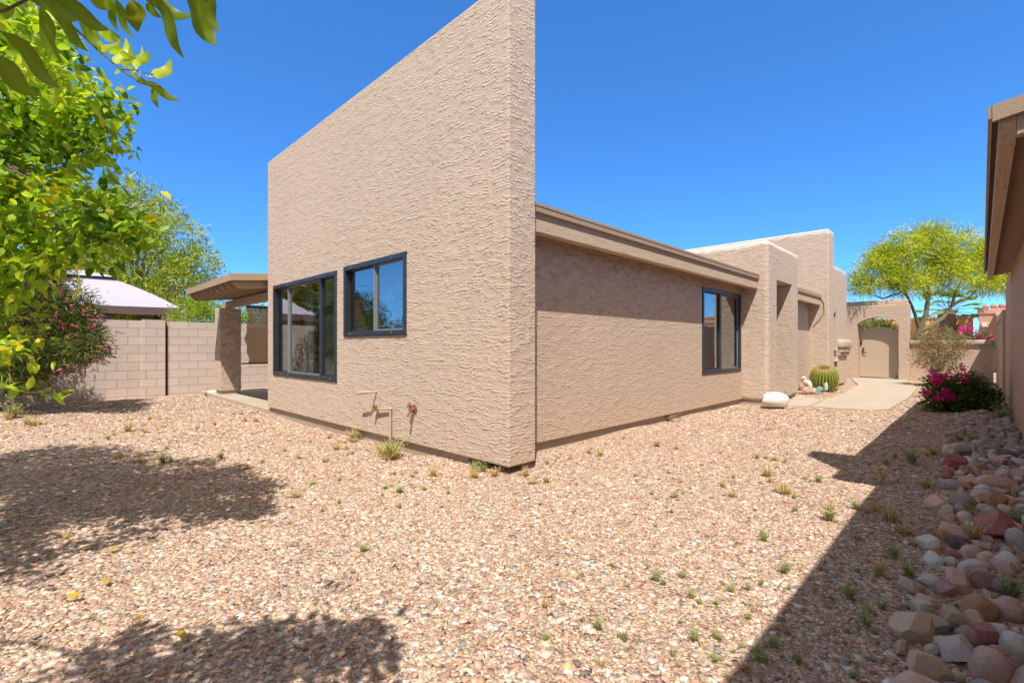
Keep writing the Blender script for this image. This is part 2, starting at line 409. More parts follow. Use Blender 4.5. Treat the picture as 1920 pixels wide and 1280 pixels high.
def on_gravel(x, y):
    ok = (x < 3.36) & ~((x < -.52) & (y > .03) & (x > -6.3)) & ~((x < -6.0) & (y > -.06)) & (x > -11.2) & (y < 18.95)
    ok &= ~((x < -.03) & (y > 7.4) & (y < 9.85)) & ~((x < -.5) & (y > 7)) & ~((x < -.03) & (y > 12.85))
    return ok & ~inpoly(x, y, WALK) & ~inpoly(x, y, PATH)
N0 = 600000
dd = np.sqrt(rng.uniform(1.0, 17.0**2, N0)); th = rng.uniform(-.93, .93, N0)
x = CX + dd*(FW[0]*np.cos(th)+RT[0]*np.sin(th)); y = CY + dd*(FW[1]*np.cos(th)+RT[1]*np.sin(th))
area = .5*1.86*(17**2-1); dens0 = N0/area
want = 5200*np.minimum(1, (3.6/dd))**1.5
patch = .76+.42*np.sin(1.3*x+2.1*np.sin(.9*y))*np.sin(1.9*y+1.2*np.sin(1.1*x))
N1 = N0
# draw extra near samples
k = rng.uniform(0, 1, N0) < np.minimum(1, want*patch/dens0)
xa, ya, da = x[k], y[k], dd[k]
Nn = 230000; d2 = np.sqrt(rng.uniform(.8, 5.6**2, Nn)); t2 = rng.uniform(-.93, .93, Nn)
xb = CX + d2*(FW[0]*np.cos(t2)+RT[0]*np.sin(t2)); yb = CY + d2*(FW[1]*np.cos(t2)+RT[1]*np.sin(t2))
pb = .76+.42*np.sin(1.3*xb+2.1*np.sin(.9*yb))*np.sin(1.9*yb+1.2*np.sin(1.1*xb))
kb = rng.uniform(0, 1, Nn) < pb*np.minimum(1, (3.2/d2)**2)
x = np.r_[xa, xb[kb]]; y = np.r_[ya, yb[kb]]; dd = np.r_[da, d2[kb]]
k = on_gravel(x, y); x, y, dd = x[k], y[k], dd[k]; n = len(x)
s = np.clip(rng.lognormal(0, .48, n), .35, 2.9)*.0053*np.clip((dd/4.5)**.7, 1, 1.9)
sc = np.stack([s*rng.uniform(.8,1.5,n), s*rng.uniform(.7,1.2,n), s*rng.uniform(.2,.42,n)], -1)
L = CUBE[None]*(1+rng.uniform(-.45,.30,(n,8,3)))*sc[:,None,:]
P = np.einsum('nij,nkj->nki', rotmats(n, .18), L)
P[..., 0] += x[:,None]; P[..., 1] += y[:,None]; P[..., 2] += (gz(x, y)+sc[:,2]*rng.uniform(-.5,.7,n))[:,None]
ci = rng.choice(len(PAL), n, p=PW); cc = PAL[ci]*rng.uniform(.58,1.24,(n,1))*np.array([.98,.97,.97])*rng.uniform(.96,1.04,(n,3))
faces = (CF[None]+8*np.arange(n)[:,None,None]).reshape(-1,4)
tag(npmesh('gravel', P.reshape(-1,3), faces, M['chip'], col=np.clip(np.repeat(cc,8,0),0,.95)), 'pink and tan crushed stone gravel covering the yard', 'gravel', kind='stuff')
print('chips', n)

# ------------------------------------------------------------------ walkway and patio slab
mb = MB(); mb.prism([(.60,7.93),(1.56,7.98),(1.80,8.45),(1.84,11.5),(1.72,15.0),(1.35,17.6),(1.05,19.6),(-.42,19.6),(-.36,18.2),(.30,15.2),(.55,11.4)], 'z', -.1, .022).bevel(.008, 2)
tag(mb.build('walkway', M['concrete']), 'concrete path to the arched gate', kind='structure')
mb = MB(); mb.prism([(-1.8,8.15),(-.02,7.60),(.30,7.66),(.585,7.94),(.53,9.30),(.2,9.75),(-.02,9.80),(-1.8,9.8)], 'z', -.1, .022).bevel(.008, 2)
tag(mb.build('path', M['concrete']), 'short concrete path leading into the entry recess', kind='structure')
mb = MB(); mb.prism([(-11.15,.02),(-9.2,.0),(-6.19,-.03),(-6.19,5.0),(-11.15,5.0)], 'z', -.1, .075).bevel(.01, 2)
tag(mb.build('patio_floor', M['concrete']), 'concrete patio slab', kind='structure')

# ------------------------------------------------------------------ the stucco house
house = thing('stucco_house', 'tan stucco house with tall wing wall, flat parapets and black framed windows', 'house', (0,0,0))
def Bx(*a, **k): return MB().box(*a, **k)
wing = Bx(-6.225,0,0,.367,.10,4.56, bev=.014).build('wing_wall', M['stucco'], house)
cut(wing, [Bx(-5.90,-3.436,-.1,.5,.72,2.262), Bx(-3.20,-1.665,-.1,.5,1.352,2.285)])
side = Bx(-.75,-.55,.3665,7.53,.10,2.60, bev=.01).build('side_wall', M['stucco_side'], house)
cut(side, [Bx(-.9,-.4,5.50,7.42,.72,2.272)])
Bx(-6.19,-.62,.045,.34,-.3,.0995).build('foundation', M['found'], house)
Bx(-.72,-.592,.3405,7.6,-.3,.0995).build('foundation', M['found'], house)
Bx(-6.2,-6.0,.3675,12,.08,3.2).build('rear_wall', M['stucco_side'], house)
Bx(-6.0,-.7505,4.2,4.35,.0,2.6).build('room_partition', M['room'], house)
Bx(-6.0,-.7505,3.2,3.32,.0,2.35).build('room_partition', M['room'], house)
Bx(-6.0,-.751,.368,7.6,.0,.095).build('room_floor', M['room'], house)
# first roof with its eave
MB().prism([(-.215,2.665),(-.215,2.69),(-6.3,3.60),(-6.3,3.55)], 'y', .369, 7.515).build('roof', M['roof'], house)
mb = MB().box(-.2445,-.213,.368,7.56,2.600,2.684).box(-.30,-.2455,.368,7.525,2.537,2.640)
mb.box(-.2125,-.207,.368,7.55,2.660,2.690).build('fascia', M['fascia'], house)
mb = MB(); mb.box(-.345,-.241,.368,7.515,2.395,2.536, bev=.008); mb.build('eave_beam', M['beam'], house)
Bx(-.7505,-.3455,.368,7.515,2.55,2.575).build('soffit', M['soffit'], house)
# entry block
ent = Bx(-4.5,-.045,7.532,9.80,.07,3.39, bev=.085, seg=7).build('entry_block', M['stucco_portal'], house)
cut(ent, [Bx(-3.2,.3,8.09,9.24,-.2,2.625)])
Bx(-3.6,-.10,7.58,8.04,-.3,.0695).build('foundation', M['found'], house); Bx(-3.6,-.10,9.30,9.75,-.3,.0695).build('foundation', M['found'], house)
# recessed wall with the second eave
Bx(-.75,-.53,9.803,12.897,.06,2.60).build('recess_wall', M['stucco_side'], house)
Bx(-.70,-.57,9.803,12.897,-.3,.0595).build('foundation', M['found'], house)
mb = MB().box(-.2445,-.213,9.803,12.895,2.600,2.684).box(-.30,-.2455,9.803,12.895,2.537,2.640).build('fascia', M['fascia'], house)
Bx(-.345,-.241,9.803,12.897,2.395,2.536, bev=.008).build('eave_beam', M['beam'], house)
MB().prism([(-.215,2.665),(-.215,2.69),(-6.3,3.60),(-6.3,3.55)], 'y', 9.803, 12.897).build('roof', M['roof'], house)
Bx(-.5295,-.3455,9.803,12.897,2.55,2.575).build('soffit', M['soffit'], house)
# tall block and rounded block
Bx(-4.6,-.035,12.9,13.55,.05,4.56, bev=.04, seg=3).build('tall_block', M['stucco_tall'], house)
mb = MB(); poly = [(13.553,.05),(13.553,3.60)]
for k in range(9):
    a = math.pi/2*(1-k/8); poly.append((15.18+.33*math.cos(a), 3.27+.33*math.sin(a)))
poly.append((15.51,.05)); mb.prism(poly, 'x', -4.0, -.05)
mb.bevel(.03, 3, 35)
rb = mb.build('rounded_block', M['stucco_round'], house)
cut(rb, [Bx(-.2,.1,13.60,13.86,1.14,2.20)])
MB().prism([(13.60,2.2),(13.86,2.2),(13.80,2.30),(13.66,2.30)], 'x', -.0495, -.03).build('head_shadow_prism', M['fascia'], house)  # dark prism standing in for the shadow at the slit window's head
sl = Bx(-.17,-.15,13.60,13.86,1.14,2.20).build('slit_window', M['frame'], house)
Bx(-.1495,-.145,13.63,13.83,1.18,2.16).build('pane', M['glass'], sl)
Bx(-.15,.02,13.56,13.90,1.085,1.14, bev=.015).build('window_sill', M['stucco_round'], house)
Bx(-.1,.10,14.12,15.52,1.16,1.42, bev=.07, seg=4).build('corbel', M['stucco_round'], house, True)
Bx(-.1,.055,14.17,15.515,1.02,1.158, bev=.04, seg=3).build('corbel', M['stucco_gate'], house, True)
Bx(-.1,.02,14.17,15.51,.93,1.018, bev=.03, seg=3).build('corbel', M['stucco_gate'], house, True)
Bx(-.1,.02,13.62,14.0,.76,.82, bev=.015).build('vent_hood', M['stucco_round'], house, True)
Bx(-.06,-.035,13.68,13.95,.66,.76).build('vent', M['black'], house)
Bx(-3.9,-.12,12.95,15.4,-.3,.0495).build('foundation', M['found'], house)

# windows ---------------------------------------------------------
def wpt(face, u, w_, o):   # u along wall, w_ height, o outward offset
    return (u, -o, w_) if face == 's' else (-.55+o, u, w_)
def wbox(mb, face, u0, u1, z0, z1, o0, o1, bev=0):
    if face == 's': mb.box(u0, u1, -o1, -o0, z0, z1, bev=bev)
    else: mb.box(-.55+o0, -.55+o1, u0, u1, z0, z1, bev=bev)
def window(face, u0, u1, z0, z1, mull, fw=.05, proud=.022, clips=()):
    """frame as part, panes and sashes as sub-parts; mull = [(u, width, offset)]"""
    mb = MB()
    for (a, b, c, d) in ((u0, u1, z1-fw, z1), (u0, u1, z0, z0+fw), (u0, u0+fw, z0+fw+.0005, z1-fw-.0005), (u1-fw, u1, z0+fw+.0005, z1-fw-.0005)):
        wbox(mb, face, a, b, c, d, -.09, proud, .003)
    # thin flange round the frame
    for (a, b, c, d) in ((u0-.012, u1+.012, z1+.0005, z1+.012), (u0-.012, u1+.012, z0-.014, z0-.0005)):
        wbox(mb, face, a, b, c, d, .001, proud-.006)
    f = mb.build('window', M['frame'], house)
    for (u, wd, off) in mull:
        mb = MB(); wbox(mb, face, u-wd/2, u+wd/2, z0+fw, z1-fw, -.07+off, -.02+off, .002); mb.build('mullion', M['frame'] if wd > .03 else M['frame_edge'], f)
    us = [u0+fw]+[m[0] for m in mull]+[u1-fw]; ws = [0]+[m[1]/2 for m in mull]+[0]
    for i in range(len(us)-1):
        a, b = us[i]+ws[i], us[i+1]-ws[i+1]; o = -.055 + .012*(i % 2)
        mb = MB(); wbox(mb, face, a, b, z0+fw, z1-fw, o, o+.004); mb.build('pane', M['glass'], f)
        mb = MB()
        for (p, q, r_, t_) in ((a, b, z0+fw, z0+fw+.022), (a, b, z1-fw-.018, z1-fw), (a, a+.014, z0+fw+.0225, z1-fw-.0185), (b-.014, b, z0+fw+.0225, z1-fw-.0185)):
            wbox(mb, face, p, q, r_, t_, o-.012, o+.014)
        mb.build('sash', M['frame_edge'] if i % 2 else M['frame'], f)
    if clips:
        for (u, z) in clips:
            mb = MB(); c = wpt(face, u, z, proud+.004); mb.ico(c, .008, 2, (1.5, .6, .8) if face == 's' else (.6,1.5,.8))
            c2 = wpt(face, u+.012, z-.012, proud+.006); mb.tube([c, c2], .006, 6); mb.build('clip', M['clip'], f)
    return f
window('s', -5.90, -3.436, .715, 2.265, [(-5.28,.02,.012),(-4.03,.075,0)], clips=[(-5.2,2.24),(-4.35,2.24),(-4.0,2.24),(-3.55,2.24),(-5.5,.74),(-5.2,.74),(-4.25,.74),(-3.98,.74),(-3.6,.74)])
window('s', -3.20, -1.665, 1.35, 2.287, [(-2.42,.03,.012)], clips=[(-2.98,2.262),(-1.95,2.262),(-3.0,1.375),(-1.95,1.375)])
window('e', 5.50, 7.42, .715, 2.275, [(6.42,.085,0)], fw=.055)
# little blue stickers on the panes
stk = NT('blue_sticker'); stk.bsdf((.10,.30,.75), .5); M['sticker'] = stk.m
Bx(-.5995,-.5985,6.86,6.93,.80,.87).build('sticker', M['sticker'], house)
Bx(-4.83,-4.75,.0475,.0485,.81,.89).build('sticker', M['sticker'], house)
# curtains, blinds
def curtain(name, x0, x1, y, z0f, z1, amp=.03, nf=14, mat='curtain'):
    n = 90; V = []; Fc = []
    for i in range(n):
        t_ = i/(n-1); xx = x0+(x1-x0)*t_; yy = y+amp*math.sin(t_*nf*2*math.pi)+.4*amp*math.sin(t_*nf*5.3)
        V += [(xx, yy, z0f(t_)), (xx, yy, z1)]
    for i in range(n-1): Fc.append((2*i, 2*i+2, 2*i+3, 2*i+1))
    return npmesh(name, np.array(V), np.array(Fc), M[mat], house, smooth=True)
curtain('curtain', -5.86, -5.45, .50, lambda t_: .45, 2.3, .025, 4)
curtain('curtain', -3.75, -3.45, .50, lambda t_: .45, 2.3, .025, 3)
curtain('curtain', -5.1, -4.35, .56, lambda t_: .45, 1.75, .03, 7)
curtain('valance', -3.2, -1.6, .50, lambda t_: 1.93-.10*abs(math.sin(t_*9.4)), 2.33, .03, 9)
curtain('valance', -5.3, -3.8, .52, lambda t_: 1.98-.09*abs(math.sin(t_*8)), 2.33, .03, 8)
mb = MB()
for k in range(46): mb.box(-.83,-.80,5.54,7.38,.80+k*.032,.803+k*.032, rot=Matrix.Rotation(R(28),4,'Y'))
mb.build('blind', M['blind'], house)
MB().tube([(-4.7,1.6,1.72),(-3.3,1.6,1.72)],.02).build('shelf_rail', M['curtain'], house)
# pipes and tap on the wing wall
def pipe_run(pts, r, name, mat): return MB().tube(pts, r, 10).build(name, mat, house, True)
pipe_run([(-2.34,.0,.64),(-2.36,-.13,.635)], .014, 'pipe_stub', M['pipe'])
pipe_run([(-2.36,-.13,.638),(-2.58,-.14,.61)], .013, 'pipe', M['pipe'])
MB().ico((-2.36,-.13,.637), .022, 2).build('pipe_elbow', M['pipe'], house, True)
pipe_run([(-1.97,-.03,-.02),(-1.97,-.03,.46)], .014, 'pipe', M['pipe'])
pipe_run([(-1.97,-.03,.46),(-2.23,-.04,.435)], .013, 'pipe', M['pipe'])
MB().ico((-1.97,-.03,.46), .022, 2).build('pipe_elbow', M['pipe'], house, True)
hb = MB().tube([(-2.23,-.04,.435),(-2.32,-.045,.43)], [.018,.02], 10).tube([(-2.29,-.045,.43),(-2.31,-.08,.40)], [.014,.016], 8).build('valve', M['brass'], house, True)
MB().tube([(-2.29,-.045,.452),(-2.29,-.045,.47)], .022, 10).build('handle', M['rust'], hb, True)
tap = MB().tube([(-1.50,.0,.50),(-1.50,-.07,.49)], .022, 12).tube([(-1.50,-.055,.49),(-1.505,-.10,.42)], [.016,.014], 10).build('hose_tap', M['brass'], house, True)
MB().tube([(-1.50,-.005,.50),(-1.50,-.012,.50)], .05, 16).build('wall_plate', M['rust'], tap, True)
tk = MB().tube([(-1.50,-.05,.52),(-1.50,-.075,.55)], .01, 8); tk.tube([(-1.50,-.075,.55),(-1.50,-.083,.556)], .028, 12).build('handle', M['rust'], tap, True)
MB().tube([(-6.225,.2,3.86),(-6.30,.2,3.84)], .035, 8).build('roof_spout', M['rust'], house)
# hanging loose wire on the recess eave
MB().tube([(-.24,12.89,2.63),(-.15,12.885,2.45),(-.14,12.885,2.2),(-.25,12.885,2.0),(-.42,12.885,1.80)], .012, 6).build('cable', M['fascia'], house, True)

# ------------------------------------------------------------------ patio cover
pc = thing('patio_cover', 'brown wooden patio cover with curved rafter tails on a stucco post', 'patio cover', (-8.2,1,0))
def zc(y): return 2.36+.10*(y+.55)       # underside of the roof deck
X0, X1 = -9.55, -6.24
MB().prism([(-.58,zc(-.58)+.02),(-.58,zc(-.58)+.085),(4.5,zc(4.5)+.085),(4.5,zc(4.5)+.02)], 'x', X0, X1).build('roof', M['bark_dark'], pc)  # deck coloured dark to stand in for shade between the rafters
MB().prism([(-.605,zc(-.6)+.0),(-.605,zc(-.6)+.12),(-.582,zc(-.6)+.12),(-.582,zc(-.6)+.0)], 'x', X0-.02, X1+.02).prism([(-.5815,zc(-.58)+.0),(-.5815,zc(-.58)+.12),(4.5,zc(4.5)+.12),(4.5,zc(4.5)+.0)], 'x', X1+.001, X1+.02).build('fascia', M['rafter'], pc)
for i in range(9):
    xx = X1-.10 - i*(X1-X0-.16)/8
    poly = [(-.56,zc(-.56)+.017),(4.4,zc(4.4)+.017),(4.4,zc(4.4)-.14)]
    poly += [(-.36,zc(-.36)-.14)]
    for k in range(7):
        a = k/6*math.pi/2; poly.append((-.38-.15*math.sin(a)*1.0, zc(-.38)-.14+.115*(1-math.cos(a))))
    poly.append((-.56, zc(-.56)-.03))
    MB().prism(poly, 'x', xx-.045, xx).build('rafter', M['rafter'], pc)
Bx(-10.0,-6.25,.20,.34,2.115,2.265).build('beam', M['beamx'], pc)
po = Bx(-10.1,-9.65,.08,.53,.16,2.114, bev=.02, seg=3).build('post', M['stucco'], pc)
Bx(-10.06,-9.68,.11,.50,.05,.1595).build('post_base', M['found'], po)
rs = thing('roll_shade', 'brown mesh sun shade hanging from the patio cover', 'sun shade', (-9.9,1.3,0))
n = 24; V = []; Fc = []
for i in range(n):
    z = .80+1.38*i/(n-1); e = .72+.02*math.sin(i*1.1)+.035*math.sin(i*.37+1)
    V += [(-9.88+.01*math.sin(i*.8), e, z), (-9.88, 3.0, z)]
for i in range(n-1): Fc.append((2*i, 2*i+1, 2*i+3, 2*i+2))
npmesh('shade_cloth', np.array(V), np.array(Fc), M['shade'], rs, smooth=True)
MB().tube([(-9.88,.60,.79),(-9.88,3.05,.79)], .018, 8).build('bottom_rod', M['chair'], rs)
MB().tube([(-9.88,.70,2.20),(-9.88,3.05,2.20)], .035, 10).build('roller', M['chair'], rs)
ch = thing('patio_chair', 'dark metal patio chair half hidden behind the wing wall', 'chair', (-7.6,.9,.075))
def R2(p, c=(-7.55,.95), a=R(25)): return (c[0]+p[0]*math.cos(a)-p[1]*math.sin(a), c[1]+p[0]*math.sin(a)+p[1]*math.cos(a), .075+p[2])
mb = MB().box(-7.78,-7.32,.72,1.18,.475,.51, rot=Matrix.Rotation(R(25),4,'Z'), bev=.01); mb.build('seat', M['chair'], ch)
for (lx, ly, tx, ty) in ((-.24,-.26,-.18,-.19),(.24,-.26,.18,-.19),(-.24,.24,-.18,.19),(.24,.24,.18,.19)):
    MB().tube([R2((lx,ly,0)), R2((tx,ty,.41))], .014, 8).build('leg', M['chair'], ch)
mb = MB().tube([R2((-.2,.2,.42)),R2((-.22,.30,.95)),R2((.22,.30,.95)),R2((.2,.2,.42))], .014, 8)
for k in range(5): mb.tube([R2((-.15+.075*k,.21,.46)),R2((-.15+.075*k,.30,.94))], .008, 6)
mb.build('backrest', M['chair'], ch)

# ------------------------------------------------------------------ block wall on the left
bw = thing('block_wall', 'pinkish grey concrete block wall enclosing the yard', 'wall', (-11.3,0,0))
Bx(-11.55,-11.34,-16,-1.13,-.3,1.83).build('wall', M['cmu'], bw)
Bx(-11.56,-11.28,-1.128,-.70,-.3,1.86).build('pilaster', M['cmu'], bw)
Bx(-11.55,-11.345,-.64,9.0,-.3,1.83).build('wall', M['cmu'], bw)
Bx(-11.46,-11.42,-.70,-.64,-.3,1.82).build('gap_shadow_strip', M['bark_dark'], bw)  # dark strip put in for the shadow in the gap beside the pilaster
bk = Bx(-11.55,3.2,-16.25,-16.03,-.3,1.83).build('block_wall', M['cmu']); tag(bk, 'block wall running along the back of the yard behind the camera', 'wall')

# ------------------------------------------------------------------ gazebo beyond the wall
gz_ = thing('gazebo', 'canvas gazebo with pale two tier roof and brown valance behind the block wall', 'gazebo', (-17,-2.1,0))
gx0, gx1, gy0, gy1, ge = -19.0, -15.0, -4.5, .30, 2.42
def hip(mb, x0, x1, y0, y1, z0, rx, ry, z1, sag=.05, n=10):
    cx, cy = (x0+x1)/2, (y0+y1)/2; rings = []
    for i in range(n+1):
        t_ = i/n; hx = (x1-x0)/2*(1-t_)+rx*t_; hy = (y1-y0)/2*(1-t_)+ry*t_; z = z0+(z1-z0)*(t_+sag*4*t_*(1-t_)*1.6)
        ring = []
        for (sx, sy) in ((-1,-1),(0,-1),(1,-1),(1,0),(1,1),(0,1),(-1,1),(-1,0)):
            zz = z - (.03*(1-t_) if sx*sy == 0 else 0)
            ring.append(mb.bm.verts.new((cx+sx*hx, cy+sy*hy, zz)))
        rings.append(ring)
    for a_, b_ in zip(rings[:-1], rings[1:]):
        for k in range(8): mb.bm.faces.new((a_[k], a_[(k+1)%8], b_[(k+1)%8], b_[k]))
    mb.bm.faces.new(rings[-1]); return mb
hip(MB(), gx0, gx1, gy0, gy1, ge, .75, .8, 3.33).build('lower_roof', M['tent'], gz_)
hip(MB(), -17.95, -16.05, -3.1, -1.1, 3.36, .06, .06, 3.60, .02).build('upper_roof', M['tent'], gz_)
Bx(-17.7,-16.3,-2.85,-1.35,3.28,3.355).build('vent_ring', M['valance'], gz_)
mb = MB()
for (a_, b_) in (((gx1,gy0),(gx1,gy1)),((gx0,gy1),(gx1,gy1)),((gx0,gy0),(gx0,gy1)),((gx0,gy0),(gx1,gy0))):
    n = 8
    for i in range(n):
        p0 = [a_[k]+(b_[k]-a_[k])*i/n for k in (0,1)]; p1 = [a_[k]+(b_[k]-a_[k])*(i+1)/n for k in (0,1)]
        mb.quad((*p0,ge-.02),(*p1,ge-.02),(*p1,ge-.24-.02*(i%2)),(*p0,ge-.24-.02*((i+1)%2)))
mb.build('valance', M['valance'], gz_)
for (px_, py_) in ((gx1-.1,gy0+.1),(gx1-.1,gy1-.1),(gx0+.1,gy0+.1),(gx0+.1,gy1-.1),(gx1-.1,-2.1)):
    Bx(px_-.04,px_+.04,py_-.04,py_+.04,0,ge).build('post', M['chair'], gz_)
for (cx_, c0, c1, mt) in ((gx1-.15,-2.0,-1.35,'valance'),(gx1-.15,-.15,.02,'curtain'),(gx1-.15,-4.3,-3.9,'valance')):
    n = 30; V = []; Fc = []
    for i in range(n): t_ = i/(n-1); yy = c0+(c1-c0)*t_; V += [(cx_+.05*math.sin(t_*22), yy, .1), (cx_+.05*math.sin(t_*22), yy, ge-.1)]
    for i in range(n-1): Fc.append((2*i,2*i+2,2*i+3,2*i+1))
    npmesh('curtain', np.array(V), np.array(Fc), M[mt], gz_, smooth=True)

# ------------------------------------------------------------------ arched gate wall
gw = thing('gate_wall', 'tan stucco wall with an arched opening at the end of the path', 'wall', (.3,19,0))
GA0, GA1 = -.30, .92
wl = MB().box(-2.6,1.21,19.0,19.55,-.2,2.74, bev=.03).build('wall', M['stucco_gate'], gw)
poly = [(GA0,-.5),(GA1,-.5)]
for k in range(13):
    t_ = k/12; xx = GA1+(GA0-GA1)*t_; poly.append((xx, 2.06+.24*(1-(2*t_-1)**2)**.8))
cut(wl, [MB().prism(poly, 'y', 18.8, 19.8)])
Bx(-2.6,1.15,19.2,19.548,2.7395,2.93, bev=.03).build('parapet', M['stucco_gate'], gw, True)
gt = thing('garden_gate', 'tan metal gate with arched top in the stucco archway', 'gate', (.3,19.4,0))
gl0, gl1 = -.27, .84
poly = [(gl0,.06),(gl1,.06)]
for k in range(13):
    t_ = k/12; xx = gl1+(gl0-gl1)*t_; poly.append((xx, 1.80+.15*(1-(2*t_-1)**2)))
MB().prism(poly, 'y', 19.38, 19.42).build('panel', M['gate'], gt)
ap = [(gl1+(gl0-gl1)*k/12, 19.40, 1.92+.20*(1-(2*k/12-1)**2)) for k in range(13)]
MB().tube(ap, .022, 6).build('arch_bar', M['gate'], gt)
MB().box(gl0-.025,gl0-.001,19.37,19.43,.05,1.96).build('frame', M['gate'], gt)
MB().box(gl1+.001,gl1+.03,19.37,19.43,.05,1.96).build('frame', M['gate'], gt)
Bx(gl0+.01,gl0+.06,19.33,19.379,1.28,1.46, bev=.01).build('lock_box', M['black'], gt)
lk = MB().tube([(gl0+.10,19.379,1.13),(gl0+.10,19.33,1.13)], .035, 12).tube([(gl0+.10,19.379,1.02),(gl0+.10,19.33,1.02)], .03, 12).tube([(gl0+.10,19.335,.98),(gl0+.20,19.325,.96)], .014, 8).build('handle', M['black'], gt)
# low wall right of the gate, side wall on the right
lw = thing('low_wall', 'low tan stucco wall with rounded cap right of the gate', 'wall', (2.3,19.1,0))
Bx(1.213,3.33,19.15,19.42,-.2,1.26).build('wall', M['stucco_gate'], lw)
Bx(1.213,3.33,19.06,19.48,1.262,1.43, bev=.05, seg=3).build('cap', M['stucco_gate'], lw, True)
sw = thing('side_wall', 'tan stucco side wall with cap running back along the border', 'wall', (3.5,15,0))
Bx(3.40,3.60,12.42,19.6,-.2,1.86).build('wall', M['stucco_neighbour'], sw)
Bx(3.36,3.66,12.42,19.6,1.862,2.0, bev=.03).build('cap', M['stucco_neighbour'], sw, True)
Bx(3.375,3.70,12.02,12.415,-.2,2.02, bev=.02).build('pilaster', M['stucco_neighbour'], sw, True)

# ------------------------------------------------------------------ neighbour's house on the right
nb_ = thing('neighbour_house', 'tan stucco house next door with weathered wooden eave at the right edge', 'house', (5,5,0))
Bx(3.43,3.63,1.252,12.0,-.3,2.56).build('wall', M['stucco_neighbour'], nb_)
Bx(3.425,9.0,.97,1.25,-.3,4.55, bev=.014).build('wing_wall', M['stucco_neighbour'], nb_)
Bx(3.43,3.63,-14,.967,-.3,2.64).build('wall', M['stucco_neighbour'], nb_)
Bx(3.635,9.0,11.8,12.0,-.3,2.56).build('wall', M['stucco_neighbour'], nb_)
NE = 3.103
MB().prism([(NE,2.60),(NE,2.63),(7.5,3.30),(7.5,3.26)], 'y', .98, 9.45).build('roof', M['roof'], nb_)
MB().prism([(3.64,2.68),(3.64,2.70),(7.5,3.29),(7.5,3.255)], 'y', 9.451, 12.0).build('roof', M['roof'], nb_)
MB().prism([(NE-.018,2.555),(NE-.018,2.632),(NE-.001,2.632),(NE-.001,2.555)], 'y', .96, 9.46).prism([(NE-.0005,2.535),(NE-.0005,2.632),(4.4,2.632+.155*1.3),(4.4,2.54+.155*1.3)], 'y', .955, .978).build('fascia', M['fascia'], nb_)
bmx = MB().prism([(1.0,2.598),(9.44,2.598),(9.44,2.435),(1.12,2.435),(1.0,2.52)], 'x', NE+.028, NE+.10); bmx.build('eave_beam', M['beam'], nb_)
MB().prism([(NE+.102,2.44),(NE+.102,2.61),(3.424,2.66),(3.424,2.49)], 'y', 1.0, 1.07).build('lookout_beam', M['beam'], nb_)
MB().prism([(NE+.101,2.505),(NE+.101,2.52),(3.428,2.565),(3.428,2.55)], 'y', 1.072, 9.44).build('soffit', M['soffit'], nb_)
Bx(3.70,9.0,-14,.965,2.5,2.62).build('roof', M['roof'], nb_)

# ------------------------------------------------------------------ vegetation helpers
def nrm(v): return v/np.maximum(1e-9, np.linalg.norm(v, axis=-1, keepdims=True))
T_BROAD = (np.array([(0,0,0),(.30,0,-.02),(.68,0,-.05),(1,0,-.16),(.30,.5,.05),(.68,.40,.01),(.30,-.5,.05),(.68,-.40,.01)], float),
           np.array([(0,6,1),(0,1,4),(1,6,7),(1,7,2),(1,2,5),(1,5,4),(2,7,3),(2,3,5)]))
T_RHOMB = (np.array([(0,0,0),(.5,.5,.04),(1,0,-.05),(.5,-.5,.04)], float), np.array([(0,3,2),(0,2,1)]))
def leaves(name, P, D, Ln, Wd, C, mat, parent, T=T_BROAD, upb=.6, meshonly=False):
    n = len(P); V0, F0 = T; D = nrm(D)
    U = rng.normal(0, 1, (n,3)); U[:,2] += upb*2.2; U = nrm(U)
    S = nrm(np.cross(U, D)); N = np.cross(D, S)
    V = P[:,None,:] + D[:,None,:]*(V0[None,:,0:1]*Ln[:,None,None]) + S[:,None,:]*(V0[None,:,1:2]*Wd[:,None,None]) + N[:,None,:]*(V0[None,:,2:3]*Ln[:,None,None])
    k = len(V0); Fc = (F0[None]+k*np.arange(n)[:,None,None]).reshape(-1,3)
    return npmesh(name, V.reshape(-1,3), Fc, mat, 'mesh' if meshonly else parent, np.clip(np.repeat(C,k,0),0,1))
def blobs_pts(bl, n, shell=.55):
    bl = np.array([(*at(*b[:3]), b[3]) if len(b) == 4 else b[1:] for b in bl], float)
    wt = bl[:,3]**1.7; k = rng.choice(len(bl), n, p=wt/wt.sum()); d = nrm(rng.normal(0,1,(n,3)))
    r = bl[k,3]*(shell+(1-shell)*rng.uniform(0,1,n)**.6)
    return bl[k,:3]+d*r[:,None], d, bl
def crown(name, bl, ncl, per, spread, L, Wd, cols, cw, mat, parent, T=T_BROAD, droop=.2, up=.6, shell=.5, outw=.9, zmin=None, cvar=.14):
    c, d, B = blobs_pts(bl, ncl, shell)
    P = np.repeat(c, per, 0)+rng.normal(0, spread, (ncl*per,3)); n = len(P)
    D = np.repeat(d, per, 0)*outw+rng.normal(0,.75,(n,3)); D[:,2] -= droop
    cc = np.array(cols); k = rng.choice(len(cc), ncl, p=np.array(cw)/sum(cw)); k = np.repeat(k, per)
    sw_ = rng.uniform(0,1,n) < .25; k[sw_] = rng.choice(len(cc), sw_.sum(), p=np.array(cw)/sum(cw))
    C = cc[k]*rng.uniform(1-cvar*1.6,1+cvar,(n,1))
    ln = L*rng.uniform(.65,1.25,n); wd = Wd*rng.uniform(.7,1.2,n)
    if zmin is not None: m = P[:,2] > zmin; P, D, C, ln, wd = P[m], D[m], C[m], ln[m], wd[m]
    leaves(name, P, D, ln, wd, C, mat, parent, T, up)
    return c, B
